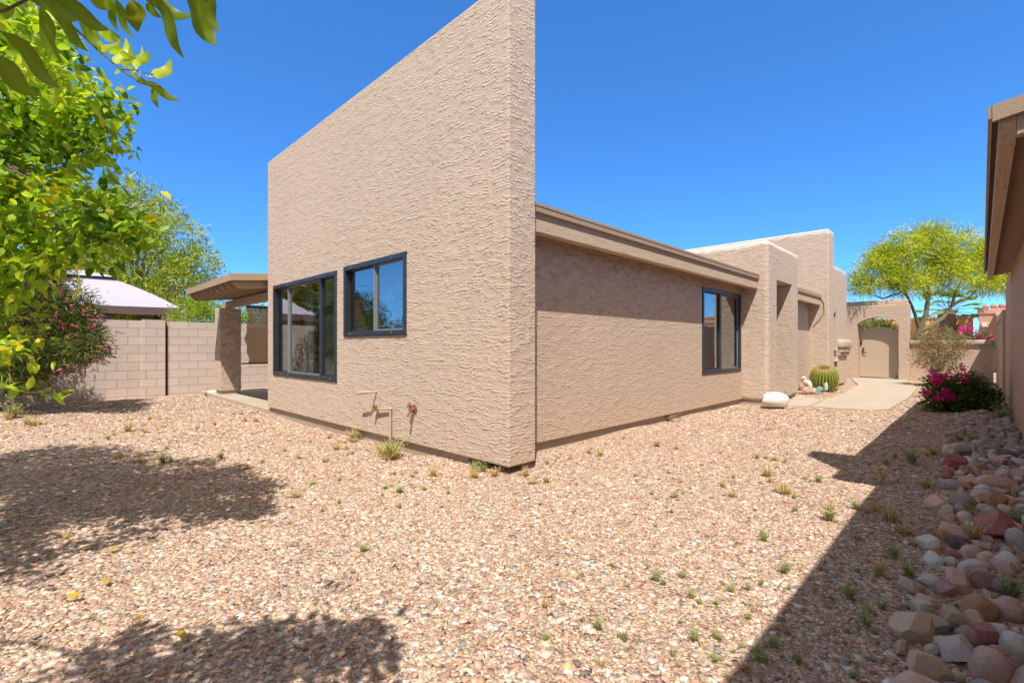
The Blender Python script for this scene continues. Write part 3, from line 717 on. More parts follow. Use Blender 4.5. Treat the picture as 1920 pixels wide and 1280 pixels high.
def limb(mb, a, b, r0, r1, wob=.08, n=7, seg=8):
    a = Vector(a); b = Vector(b); L_ = (b-a).length; pts = []; o = Vector((0,0,0))
    for i in range(n+1):
        t_ = i/n; o += Vector((random.uniform(-1,1),random.uniform(-1,1),random.uniform(-.6,.6)))*wob*L_/n
        pts.append(a.lerp(b, t_)+o*math.sin(math.pi*min(1,t_*1.02))+Vector((0,0,.12*L_*math.sin(math.pi*t_)*.6)))
    mb.tube(pts, [r0+(r1-r0)*i/n for i in range(n+1)], seg); return pts
def skeleton(name, base, fork, tips, r, mat, parent, sub=3):
    mb = MB(); limb(mb, base, fork, r, r*.8, .05)
    for tp in tips:
        p = limb(mb, fork, tp, r*.5, r*.14, .15)
        for k in range(sub):
            q = p[random.randint(2, len(p)-1)]; e = Vector(q)+Vector((random.uniform(-1,1),random.uniform(-1,1),random.uniform(-.3,1)))*((Vector(tp)-Vector(fork)).length*.35)
            limb(mb, q, e, r*.16, r*.05, .2, 5, 5)
    return mb.build(name, mat, parent, True)
GRN = [(.25,.40,.03),(.38,.54,.045),(.56,.66,.06),(.10,.20,.025),(.70,.60,.06)]

# citrus tree at the left edge, its boughs reaching over the camera
ct = thing('citrus_tree', 'leafy yellow green citrus tree with boughs reaching in at the top left', 'tree', (-1.6,-4.6,0))
CB0 = [(0,85,2.8,.24),(45,150,2.8,.19),(60,205,2.7,.25),(155,215,2.6,.16),(190,185,2.6,.08),(198,265,2.6,.07),(40,300,2.6,.26),(110,262,2.6,.15),(50,385,2.5,.24),(160,405,2.4,.15),(212,412,2.4,.10),(240,435,2.4,.05),(150,465,2.5,.09),(0,490,2.6,.20),(70,470,2.5,.10),(-15,600,2.7,.15),(20,20,2.7,.14),(30,640,2.6,.07),(85,110,2.1,.09),(60,60,2.2,.11)]
def shade(px, py, z, r):
    g_ = gp(px, py); return ('w', g_[0]+SD.x/SD.z*z, g_[1]+SD.y/SD.z*z, z, r)
CB = CB0+[shade(40,1050,2.4,.17), shade(150,1030,2.4,.15), shade(260,1000,2.5,.13), shade(370,975,2.5,.09), shade(20,1000,2.3,.2), shade(200,960,2.5,.2), shade(440,960,2.6,.05), shade(60,1090,2.4,.08), shade(330,930,2.5,.12),(-120,200,2.9,.55),(-130,430,2.9,.42),(-70,330,2.7,.3),('w',-1.6,-4.6,2.5,1.15),('w',-2.6,-4.2,2.5,.95),('w',-1.0,-3.75,2.35,.6),('w',-2.3,-3.75,1.9,.6),('w',-.4,-4.5,2.5,.5),('w',-3.4,-4.0,2.2,.6)]
crown('crown', CB, 2500, 13, .06, .068, .033, GRN, [.30,.30,.18,.16,.05], M['leaf'], ct, shell=.35, droop=.25)
skeleton('trunk', (-1.6,-4.6,-.05), (-1.5,-4.5,1.2), [b[1:4] for b in CB if len(b) == 5 and b[4] > .35], .10, M['bark_dark'], ct, 2)
mb = MB()
for b in CB:
    if len(b) == 4 or b[4] < .35:
        e = at(b[0],b[1],b[2]+.05) if len(b) == 4 else b[1:4]; o_ = min([q[1:4] for q in CB if len(q) == 5 and q[4] > .35], key=lambda q: math.dist(q, e)); limb(mb, o_, e, .010, .003, .2, 7, 6)
mb.build('limb', M['bark'], ct, True)
# low sprig near the ground at left
P = []; D = []
mb = MB(); a0 = at(-70,705,2.6); a1 = at(45,735,2.55); a2 = at(128,738,2.5); mb.tube([a0,a1,a2],[.006,.004,.002],6); mb.build('twig', M['bark_green'], ct, True)
for i in range(30):
    t_ = i/29; q = np.array(a0)*(1-t_)**2+2*t_*(1-t_)*np.array(a1)+np.array(a2)*t_**2
    P.append(q+rng.normal(0,.012,3)); D.append(rng.normal(0,1,3)+np.array([0,0,.1]))
P = np.array(P); n = len(P); leaves('leaves', P, np.array(D), rng.uniform(.05,.09,n), rng.uniform(.025,.04,n), np.array(GRN)[rng.integers(0,3,n)]*.9, M['leaf'], ct, T_BROAD, .5)
# overhead bough, every near leaf laid out on its twig
def big_leaf(a, b, wd, col, V, Fc, C, curl=.12, d0=1.0, d1=1.05, fold=.25):
    A = np.array(at(a[0],a[1],d0)); B = np.array(at(b[0],b[1],d1)); ax = B-A; L_ = np.linalg.norm(ax); ax = ax/L_
    view = nrm(A-np.array([CX,CY,CZ])); sd = nrm(np.cross(ax, view)); nn = np.cross(sd, ax)
    sd = nrm(sd+nn*rng.uniform(-.5,.5)); nn = np.cross(sd, ax); o = len(V); w_ = wd*.84/FPX*d0
    m = 9
    for i in range(m):
        t_ = i/(m-1); ww = w_*.5*(math.sin(math.pi*min(1,t_*.97+.02)**.8)**.85) if 0 < i < m-1 else .0008
        c = A+ax*L_*t_+nn*L_*curl*math.sin(math.pi*t_)+sd*L_*.05*math.sin(2.2*math.pi*t_)
        for s_ in (-1,0,1):
            V.append(c+sd*ww*s_+nn*ww*fold*abs(s_)+nn*ww*.12*math.sin(t_*11+s_)); C.append(np.array(col)*(1.25 if s_ == 0 else 1))
    for i in range(m-1):
        for k in (0,1): Fc.append((o+3*i+k, o+3*i+k+1, o+3*(i+1)+k+1, o+3*(i+1)+k))
V, Fc, C = [], [], []
DK = (.17,.24,.02); MD = (.26,.36,.03); LT = (.46,.56,.06)
for (a_, b_, wd, c_, z0_) in [((0,58),(108,168),36,DK,.85),((-25,95),(72,182),44,DK,.8),((75,10),(116,117),30,DK,.95),((85,12),(163,98),28,DK,.95),((100,-4),(204,59),34,DK,.9),((135,22),(184,92),22,MD,1),
    ((201,-8),(220,60),17,DK,1),((214,-5),(250,73),17,DK,1),((250,0),(256,60),38,(.20,.22,.03),1),((283,-12),(341,110),28,DK,.95),((350,-20),(402,88),52,DK,.9),((380,-30),(410,60),34,DK,.88),((265,-8),(362,32),30,DK,.95),((272,8),(303,34),18,DK,1),((30,-20),(150,40),40,DK,.9),
    ((-40,20),(30,20),40,MD,.9),((150,-30),(210,20),40,MD,.9),((-30,190),(12,203),16,DK,1.1),((-30,230),(28,250),22,DK,1.1),((-30,270),(15,275),18,MD,1.1),
    ((160,45),(196,92),24,LT,1.25),((185,55),(222,78),26,LT,1.25),((192,98),(228,74),16,LT,1.22),((218,120),(238,72),24,LT,1.2),((236,128),(246,84),18,MD,1.2),((255,128),(268,88),16,LT,1.2),((262,120),(282,96),20,LT,1.2),((290,146),(322,112),24,LT,1.2),((268,154),(337,190),18,MD,1.2),((283,166),(296,203),14,DK,1.2),((225,100),(256,112),14,LT,1.2),((240,125),(262,150),12,MD,1.2),((205,100),(244,95),18,LT,1.22)]:
    big_leaf(a_, b_, wd, c_, V, Fc, C, .10, z0_, z0_*1.03)
npmesh('bough_leaves', np.array(V), np.array(Fc), M['leaf'], ct, np.clip(np.array(C),0,1), True)
mb = MB()
for pts, r0 in (([(-40,-60,.9),(60,0,.95),(120,35,1.05),(180,90,1.2),(225,130,1.2),(262,155,1.2),(300,162,1.2)],.0035),([(-40,30,.9),(10,20,.9),(60,-5,.92)],.004),([(150,-60,.9),(250,-15,1),(360,-30,.95)],.004),([(225,130,1.2),(255,132,1.2),(285,140,1.2)],.0015)):
    mb.tube([at(*p) for p in pts], [r0*(1-.6*i/len(pts)) for i in range(len(pts))], 7)
mb.build('bough', M['bark_green'], ct, True)
V = []; mb = MB()
for k in range(9):
    q = at(262+random.uniform(-10,26), 138+random.uniform(-9,9), 1.19+random.uniform(-.01,.01)); mb.ico(q, random.uniform(.0016,.003), 1, (1,1,1.7))
o = mb.build('blossom', plain('blossom', (.62,.62,.40), .6, .3), ct, True); o['kind'] = 'stuff'
# boughs behind the camera that throw the shade on the near gravel
crown('crown', [shade(700,1215,2.4,.13), shade(620,1205,2.4,.15), shade(520,1225,2.4,.16), shade(420,1225,2.45,.18), shade(320,1245,2.5,.2), shade(250,1200,2.5,.12), shade(560,1260,2.4,.2), shade(160,1270,2.5,.2), shade(420,1290,2.5,.25)], 95, 13, .05, .085, .042, GRN, [.3,.3,.2,.15,.05], M['leaf'], ct, shell=.2)
mb = MB(); limb(mb, (-1.5,-4.5,1.2), (.7,-4.9,2.7), .035, .018, .25); limb(mb, (.7,-4.9,2.7), (2.05,-3.45,2.45), .014, .005, .3); limb(mb, (1.5,-4.1,2.6), at(-60,-60,.9), .010, .004, .1); mb.build('limb', M['bark_dark'], ct, True)

# oleander
ol = thing('oleander', 'dark green oleander shrub with pink flowers against the block wall', 'shrub', (-9.9,-3.6,0))
OB = [(0,640,8.9,.95),(70,605,8.7,.78),(125,640,8.5,.50),(70,530,8.8,.40),(135,575,8.6,.30),(-60,600,9,1.1),(165,650,8.3,.25),(40,690,8.3,.42),(110,500,8.9,.22)]
crown('foliage', OB, 2400, 13, .09, .13, .020, [(.06,.11,.03),(.11,.17,.04),(.22,.27,.06),(.30,.15,.06),(.03,.06,.02)], [.3,.25,.17,.15,.13], M['leaf2'], ol, T_RHOMB, 0, .3, .35, 1.3)
skeleton('stem', (-9.9,-3.6,-.05), (-9.9,-3.6,.4), [at(b[0],b[1],b[2]) for b in OB]*2, .06, M['bark_dark'], ol, 3)
fp = [(115,548),(128,560),(140,553),(150,545),(128,525),(118,528),(165,590),(172,598),(178,610),(190,600),(160,580),(205,640),(192,655),(180,670),(186,676),(120,692),(133,686),(112,700),(75,655),(100,600),(85,620),(145,610),(118,612),(60,600),(168,612),(137,575),(176,587)]
P = np.concatenate([np.array(at(a_,b_,8.15))+rng.normal(0,.035,(6,3)) for a_,b_ in fp]); n = len(P)
leaves('flowers', P, rng.normal(0,1,(n,3)), rng.uniform(.035,.06,n), rng.uniform(.03,.045,n), np.array([(.62,.12,.20),(.72,.25,.30),(.5,.08,.14)])[rng.integers(0,3,n)], M['flower'], ol, T_RHOMB)['kind'] = 'stuff'

ol2 = thing('oleander', 'second pink flowered oleander farther along the block wall, seen reflected in the windows', 'shrub', (-9.9,-6.3,0))
crown('foliage', [('w',-9.9,-6.3,1.2,1.1),('w',-9.8,-5.3,1.2,.8),('w',-9.9,-7.6,1.3,.9)], 900, 13, .1, .14, .03, [(.07,.12,.03),(.12,.19,.04),(.20,.27,.06)], [.4,.4,.2], M['leaf2'], ol2, T_RHOMB, 0, .3, .35, 1.3)
crown('flowers', [('w',-9.9,-6.3,1.3,1.15),('w',-9.8,-5.3,1.3,.85)], 60, 9, .05, .06, .05, [(.72,.2,.28)], [1], M['flower'], ol2, T_RHOMB, 0, .3, .8)
skeleton('stem', (-9.9,-6.3,-.05), (-9.9,-6.3,.4), [(-9.9,-6.3,1.7),(-9.8,-5.3,1.5),(-9.9,-7.6,1.5)], .06, M['bark_dark'], ol2, 3)
ash = thing('shade_tree', 'big olive green shade tree beyond the block wall, seen reflected in the large window', 'tree', (-21.5,-6.8,0))
crown('crown', [('w',-21.5,-6.8,3.4,2.0),('w',-21,-5.2,3.2,1.4),('w',-21.5,-6.6,4.6,1.2)], 1700, 13, .2, .2, .08, [(.16,.20,.04),(.24,.27,.06),(.30,.31,.07)], [.4,.4,.2], M['leaf3'], ash, T_RHOMB, .2, .6, .4)
skeleton('trunk', (-21.5,-6.8,0), (-21.5,-6.8,1.8), [(-21.5,-6.8,4.5),(-21,-5.3,3.6)], .2, M['bark'], ash, 3)
# trees and hedge beyond the block wall
FL = [(.36,.42,.05),(.48,.54,.07),(.60,.62,.11),(.20,.26,.04)]
def far_tree(name, label, bl, ncl, per, spread, L, Wd, cols, cw, base, fork, r, bark, cat='tree', droop=.2, T=T_RHOMB, sub=3, shell=.4, group=None, skel=True, outw=.9, up=.6, leafname='crown'):
    t_ = thing(name, label, cat, base, group)
    crown(leafname, bl, ncl, per, spread, L, Wd, cols, cw, M['leaf3'], t_, T, droop, up, shell, outw)
    if skel: skeleton('trunk', base, fork, [at(*b[:3]) if len(b)==4 else b[1:4] for b in bl], r, bark, t_, sub)
    return t_
bx = at(260,640,17)
far_tree('mesquite_tree', 'feathery green tree with airy crown behind the gazebo', [(200,440,17,1.25),(250,400,17,1.15),(165,470,17,1.2),(320,455,16.5,1.15),(370,500,16.5,.75),(260,500,16.5,1.4),(330,545,16,.9),(215,375,17,.6),(130,430,17,.8),(300,400,17,.6),(230,560,16.5,1.0)], 2300, 13, .13, .15, .04, FL+[(.10,.13,.03)], [.3,.25,.2,.15,.1], (bx[0],bx[1],0), at(255,560,17), .16, M['bark'], droop=.3)
far_tree('hedge_shrub', 'bright yellow green shrub peeking over the block wall beside the patio cover', [(390,600,13.6,.55),(440,602,13.8,.5),(350,590,13.6,.45),(480,600,14,.5),(380,570,14,.4),(540,600,14.5,.6)], 700, 12, .09, .09, .035, [(.30,.40,.04),(.22,.32,.03),(.40,.46,.06)], [.4,.3,.3], (gp(420,735)[0]-2.4,gp(420,735)[1]+.3,0), at(420,640,13.8), .06, M['bark'], 'shrub')
far_tree('small_tree', 'dark green bushy tree low behind the gazebo roof edge', [(330,555,20,1.3),(290,560,20,1.2),(250,575,20,1.0),(385,560,20,.9)], 650, 12, .15, .14, .05, [(.12,.18,.04),(.17,.24,.05)], [.5,.5], (at(310,700,20)[0],at(310,700,20)[1],0), at(310,600,20), .12, M['bark'])
h0 = at(298,560,34); dh = thing('far_house', 'beige house glimpsed through the trees behind the gazebo', 'house', (h0[0],h0[1],0))
mb = MB().box(h0[0]-3,h0[0]+3,h0[1]-4,h0[1]+.8,0,h0[2]+.7); mb.build('wall', M['stucco_neighbour'], dh); MB().box(h0[0]-3.1,h0[0]+3.1,h0[1]-4.1,h0[1]+.9,h0[2]+.701,h0[2]+.9, bev=.03).build('parapet', M['stucco_gate'], dh)

# palo verde, palm and the rest beyond the gate wall
pv0 = at(1712,700,18); pv = thing('palo_verde', 'palo verde tree in yellow bloom rising behind the gate wall', 'tree', (pv0[0],pv0[1],0))
PB = [(1640,510,18,.85),(1615,535,18,.45),(1690,470,18,.95),(1750,462,18.3,1.0),(1815,470,18.5,1.0),(1860,500,18.5,1.0),(1700,525,17.8,.7),(1790,515,18,.75),(1850,530,18,.5),(1745,440,18,.5),(1890,530,18.5,.6),(1660,480,18,.6),(1735,530,18,.45),(1680,520,18,.6),(1770,500,18,.7)]
PB = [(*b_[:3], b_[3]*.86) for b_ in PB]
crown('crown', PB, 1800, 12, .11, .26, .012, [(.40,.52,.06),(.54,.64,.08),(.68,.70,.08),(.22,.32,.06)], [.3,.3,.25,.15], M['leaf3'], pv, T_RHOMB, .15, .2, .25, .8)
crown('blossom', PB, 1000, 9, .10, .07, .055, [(.88,.78,.03),(.78,.74,.05)], [.6,.4], M['leaf3'], pv, T_RHOMB, 0, .5, .4, .5)
mb = MB()
def path_tube(pts, r0, r1):
    n = len(pts); mb.tube([at(*p) for p in pts], [r0+(r1-r0)*i/(n-1) for i in range(n)], 8)
path_tube([(1714,712,18),(1718,660,18),(1722,622,18),(1736,590,18),(1741,555,18),(1738,525,18),(1748,490,18),(1750,450,18)], .12, .03)
path_tube([(1722,622,18),(1745,612,18),(1768,596,18),(1785,572,18.1),(1792,545,18.2),(1815,505,18.4)], .10, .03)
path_tube([(1724,620,18),(1716,590,18),(1706,565,17.9),(1690,535,17.9),(1672,510,17.9),(1650,500,18)], .06, .02)
path_tube([(1738,560,18),(1725,530,18),(1705,500,18),(1690,465,18)], .06, .02)
path_tube([(1785,572,18.1),(1820,555,18.2),(1850,520,18.4),(1870,495,18.4)], .05, .015)
path_tube([(1655,560,18),(1635,552,18),(1612,540,18)], .03, .01); path_tube([(1700,545,17.9),(1675,553,18),(1655,560,18)], .035, .03)
path_tube([(1740,500,18),(1755,478,18),(1745,455,18)], .045, .015)
for k in range(40):
    b_ = random.choice(PB); path_tube([(b_[0],b_[1],b_[2]),(b_[0]+random.uniform(-25,25),b_[1]+random.uniform(-28,5),b_[2]+.2),(b_[0]+random.uniform(-45,45),b_[1]+random.uniform(-45,10),b_[2]+random.uniform(-.5,.5))], .018, .005)
mb.build('trunk', M['bark_green'], pv, True)
pp = at(1777,640,24); pl = thing('fan_palm', 'short fan palm with grey green fronds behind the low wall', 'palm tree', (pp[0],pp[1],0))
zt = 3.05
mb = MB().tube([(pp[0],pp[1],-.1),(pp[0],pp[1],1.6),(pp[0],pp[1],zt-.3),(pp[0],pp[1],zt+.1)], [.26,.27,.36,.15], 14)
for k in range(90):
    a = random.uniform(0,6.28); z = random.uniform(1.5,zt); rr = .30; mb.tube([(pp[0]+rr*math.cos(a),pp[1]+rr*math.sin(a),z),(pp[0]+(rr+.12)*math.cos(a),pp[1]+(rr+.12)*math.sin(a),z+.16)],[.035,.015],4)
mb.build('trunk', M['bark'], pl, True)
for k in range(24):
    a = k*2.4; el = random.uniform(-.35,1.1); d_ = Vector((math.cos(a)*math.cos(el),math.sin(a)*math.cos(el),math.sin(el))); b0 = Vector((pp[0],pp[1],zt))+d_*.25; b1 = b0+d_*.7
    P = []; D = []; side = d_.orthogonal().normalized() if abs(d_.z) > .95 else d_.cross(Vector((0,0,1))).normalized()
    for j in range(17):
        an = (j-8)/8*1.25; v = d_*math.cos(an)+side*math.sin(an); v.z -= .25; P.append(b1); D.append(v)
    fo = leaves('frond', np.array(P), np.array(D), np.full(17,.55)*rng.uniform(.85,1.1,17), np.full(17,.09), np.array([(.30,.38,.17)]*17)*rng.uniform(.8,1.3,(17,1)), M['leaf3'], pl, T_RHOMB, .8)
    MB().tube([b0,b1],.015,5).build('stalk', M['bark_green'], fo)
def xwall(y): return y
ow = thing('orange_wall', 'sunlit orange stucco garden wall with pale cap beyond the low wall', 'wall', (1,30,0))
Bx(-6,2.75,30,30.3,-.2,2.62).build('wall', M['orange'], ow); Bx(-6.02,2.77,29.96,30.34,2.622,2.78, bev=.03).build('cap', M['stucco_gate'], ow)
fh = thing('terracotta_house', 'flat roofed terracotta house with wall lamps beyond the low wall', 'house', (6,32,0))
Bx(2.95,12,29.2,36,-.2,2.75).build('wall', M['pink_far'], fh); Bx(2.9,12.05,29.15,36.05,2.752,3.0, bev=.03).build('parapet', M['pink_far'], fh)
Bx(3.55,5.6,28.6,29.195,-.2,2.62).build('wall', M['pink_far'], fh); Bx(3.5,5.65,28.55,29.19,2.622,2.80, bev=.03).build('parapet', M['stucco_gate'], fh)
MB().box(3.05,3.3,29.05,29.195,2.15,2.35, bev=.02).build('wall_lamp', M['curtain'], fh); MB().box(3.70,3.9,28.45,28.595,2.2,2.4, bev=.02).build('wall_lamp', M['curtain'], fh)
mb = MB()
for k in range(26): mb.tube([(3.2+k*.3,29.3,3.02),(3.2+k*.3,33,3.35)],.13,8)
mb.build('roof_tiles', plain('clay_tile', (.50,.22,.12), .8, .2), fh, True)
def yucca(px, py, d, h, lab, n=60, L=.55):
    q = at(px, py, d); t_ = thing('yucca', lab, 'yucca', (q[0],q[1],0), None)
    top = Vector((q[0],q[1],q[2]-L*.35)); MB().tube([(q[0],q[1],-.05), tuple(top)], [.09,.07], 10).build('stem', M['bark'], t_, True)
    D = nrm(rng.normal(0,1,(n,3))+np.array([0,0,.55])); leaves('leaves', np.tile(np.array(top),(n,1)), D, L*rng.uniform(.7,1.1,n), np.full(n,.045), np.array([(.26,.36,.06)]*n)*rng.uniform(.7,1.2,(n,1)), M['leaf2'], t_, T_RHOMB, .8)
yucca(1637,600,21,2,'spiky yucca seen through the gate arch, left one of two'); yucca(1665,606,21.5,2,'spiky yucca seen through the gate arch, right one of two'); yucca(1845,632,19,1.5,'bright green spiky yucca above the low wall near the side wall',70,.5)
far_tree('green_shrub', 'bright green shrub filling the arch above the gate', [(1620,618,20.5,.28),(1645,622,20.5,.3),(1668,622,20.6,.28),(1640,640,20.5,.4)], 260, 12, .09, .12, .045, [(.22,.34,.05),(.34,.44,.06),(.12,.20,.04)], [.4,.4,.2], (at(1645,700,20.5)[0],at(1645,700,20.5)[1],0), at(1645,650,20.5), .05, M['bark'], 'shrub')
MAG = [(.80,.02,.28),(.88,.06,.38),(.60,.015,.22)]
def boug(lab, bl, fb, ncl, nfl, base, fork, s=1.0, mg=.06):
    t_ = thing('bougainvillea', lab, 'shrub', base)
    crown('foliage', bl, ncl, 13, .05*s, .055*s, .038*s, [(.06,.12,.025),(.11,.19,.03),(.18,.27,.05)], [.4,.4,.2], M['leaf2'], t_, T_RHOMB, .2, .6, .3)
    P = np.concatenate([np.array(at(*f[:3]))+rng.normal(0,f[3],(nfl,3)) for f in fb]); n = len(P)
    leaves('flowers', P, rng.normal(0,1,(n,3))+np.array([0,0,.4]), rng.uniform(.6,1.1,n)*mg*s, rng.uniform(.6,1.0,n)*mg*.9*s, np.array(MAG)[rng.integers(0,3,n)], M['flower'], t_, T_RHOMB)['kind'] = 'stuff'
    skeleton('stem', base, fork, [at(*b[:3]) for b in bl], .03, M['bark_dark'], t_, 2)
boug('magenta bougainvillea flowering low in the gravel at the end of the rock border', [(1760,735,9,.22),(1795,728,9.1,.32),(1825,735,9,.32),(1790,752,8.9,.28),(1850,748,9,.2),(1750,752,8.9,.16),(1835,758,8.8,.2),(1755,712,9,.14)], [(1748,704,8.85,.04),(1760,708,8.85,.035),(1776,706,8.85,.045),(1803,708,8.8,.05),(1810,714,8.8,.03),(1757,717,8.8,.035),(1737,738,8.8,.03),(1770,742,8.7,.04),(1782,745,8.7,.035),(1757,748,8.7,.035),(1775,733,8.75,.02),(1838,716,8.9,.03),(1805,690,8.9,.03)], 620, 34, (2.75,9.55,0), (2.75,9.55,.15))
boug('magenta bougainvillea in bloom just beyond the low wall', [(1820,640,17,.35),(1850,640,17,.3),(1800,645,17,.25)], [(1818,617,16.8,.1),(1830,630,16.8,.12),(1850,636,16.7,.14),(1805,620,16.8,.06)], 160, 50, (at(1825,700,17)[0],at(1825,700,17)[1],0), at(1825,660,17), 1.4)
boug('magenta bougainvillea glimpsed through the gap beside the gate', [(1690,670,19,.45)], [(1682,660,18.8,.22),(1683,690,18.8,.2)], 100, 60, (at(1688,700,19)[0],at(1688,700,19)[1],0), at(1688,690,19), 1.4)
# low reddish plants beyond the wall by the palo verde
far_tree('red_leaf_shrub', 'sparse shrub with reddish leaves behind the gate wall corner', [(1720,638,17.3,.3),(1745,642,17.3,.28)], 100, 10, .08, .08, .03, [(.16,.20,.06),(.40,.10,.08)], [.7,.3], (at(1730,700,17.3)[0],at(1730,700,17.3)[1],0), at(1730,660,17.3), .03, M['bark'], 'shrub')
# dry bush before the low wall
db0 = gp(1762,706); db = thing('dry_bush', 'thin half bare bush of olive and rusty leaves before the low wall', 'shrub', (1.95,17.6,0))
DB = [(1760,655,14.6,.55),(1735,650,14.6,.35),(1790,650,14.7,.4),(1760,628,14.6,.3),(1725,672,14.5,.22),(1775,678,14.5,.35),(1800,640,14.7,.25),(1745,685,14.5,.2)]
crown('foliage', DB, 520, 10, .06, .085, .022, [(.27,.24,.14),(.38,.33,.22),(.56,.27,.24),(.26,.26,.12)], [.35,.25,.2,.2], M['leaf3'], db, T_RHOMB, .35, .3, .3)
skeleton('stem', (1.95,17.6,-.03), (1.95,17.6,.18), [at(*b[:3]) for b in DB]*3, .03, M['twig'], db, 5)

# ------------------------------------------------------------------ rocks
def rockmat():
    t = NT('river_rock'); oi = t.n('ShaderNodeObjectInfo'); p = t.n('ShaderNodeTexCoord').outputs['Object']
    ad = t.n('ShaderNodeVectorMath', operation='ADD'); t.l(p, ad.inputs[0]); cb = t.n('ShaderNodeCombineXYZ'); t.l(t.math('MULTIPLY', oi.outputs['Random'], 30.0), cb.inputs[0]); t.l(cb.outputs[0], ad.inputs[1]); p = ad.outputs[0]
    n = t.noise(p, 9, 4, .6, .6); st_ = t.noise(t.vmul(p, (1,1,5)), 7, 4, .6, .8)
    c = t.mix(t.ramp(n, [(.35,0.0),(.7,.55)]), oi.outputs['Color'], t.mix(1.0, oi.outputs['Color'], (.66,.55,.48), 'MULTIPLY'))
    c = t.mix(t.ramp(st_, [(.52,0.0),(.60,.7)]), c, t.mix(.55, oi.outputs['Color'], (.72,.62,.52)))
    c = t.mix(t.ramp(t.noise(p, 26, 4, .7), [(.52,0.0),(.8,.3)]), c, (.50,.38,.28))
    t.bsdf(c, .78, .35, normal=t.bump(t.math('ADD', n, t.math('MULTIPLY', t.noise(p, 60, 3, .6), .4)), .005)); return t.m
M['rock'] = rockmat()
def rock_mesh(kind, seed):
    r_ = random.Random(seed); bm = bmesh.new(); bmesh.ops.create_icosphere(bm, subdivisions=4, radius=1)
    off = Vector((r_.uniform(-50,50), r_.uniform(-50,50), r_.uniform(-50,50))); ang = kind == 'angular'
    pl_ = []
    for k in range(16 if ang else 4):
        d = Vector((r_.gauss(0,1), r_.gauss(0,1), r_.gauss(0,.8))).normalized(); pl_.append((d, r_.uniform(.54,.78) if ang else r_.uniform(.80,.92)))
    for v in bm.verts:
        d = v.co.normalized(); r0 = 1.0
        c = d*(1+.22*mnoise.noise(d*1.1+off))
        for n_, h in pl_:
            e = c.dot(n_)-h
            if e > 0: c -= n_*e*(.97 if ang else .75)
        c *= 1+(.035 if ang else .03)*mnoise.noise(c*4+off)+(.03 if ang else .008)*mnoise.noise(c*11+off)
        if c.z < -.6: c.z = -.6
        v.co = c
    s_ = 1/max(abs(v.co.x) for v in bm.verts); bmesh.ops.scale(bm, vec=(s_,s_,s_), verts=bm.verts)
    bmesh.ops.recalc_face_normals(bm, faces=bm.faces)
    me = bpy.data.meshes.new('rock'); bm.to_mesh(me); bm.free(); me.materials.append(M['rock'])
    me.polygons.foreach_set('use_smooth', [True]*len(me.polygons))
    if ang: me.set_sharp_from_angle(angle=R(20))
    return me
RM = {'round': [rock_mesh('round', i) for i in range(8)], 'angular': [rock_mesh('angular', 50+i) for i in range(9)]}
ORD = ['nearest','second nearest','third nearest','fourth nearest','fifth nearest','sixth nearest','seventh nearest','eighth nearest','ninth nearest','tenth nearest','eleventh nearest','twelfth nearest','thirteenth nearest','fourteenth nearest','fifteenth nearest','sixteenth nearest','seventeenth nearest','eighteenth nearest','nineteenth nearest','twentieth nearest']
TENS = ['','','twenty','thirty','forty','fifty','sixty','seventy','eighty']; ONES = ['','first','second','third','fourth','fifth','sixth','seventh','eighth','ninth']
def ordn(i):
    if i < 20: return ORD[i]
    a, b = divmod(i+1, 10); return (TENS[a]+('-'+ONES[b] if b else '')).replace('y','y')+(' nearest' if b else 'th nearest')
RC = {'white': (.84,.77,.66), 'tan': (.70,.54,.38), 'pink': (.74,.48,.38), 'dark red': (.44,.15,.14), 'rust brown': (.54,.28,.13), 'grey': (.46,.41,.36), 'mauve': (.52,.34,.31), 'dark grey': (.14,.14,.15), 'pale grey': (.68,.62,.54), 'green grey': (.32,.38,.32)}
CLS = list(RC); CWT = [.17,.20,.15,.09,.07,.08,.10,.03,.10,.01]
recs = []
def spec(px, py, wp, hp, col, kind='round'):
    z = .04; q = gp(px, py, z); d = (q[0]-CX)*FW[0]+(q[1]-CY)*FW[1]; m_ = d/FPX
    recs.append([q[0], q[1], wp*m_*.45, max(.4,min(1,hp/wp*1.0))*wp*m_*.5, hp*m_*.62, col, kind, R(YAW)+random.uniform(-.3,.3)])
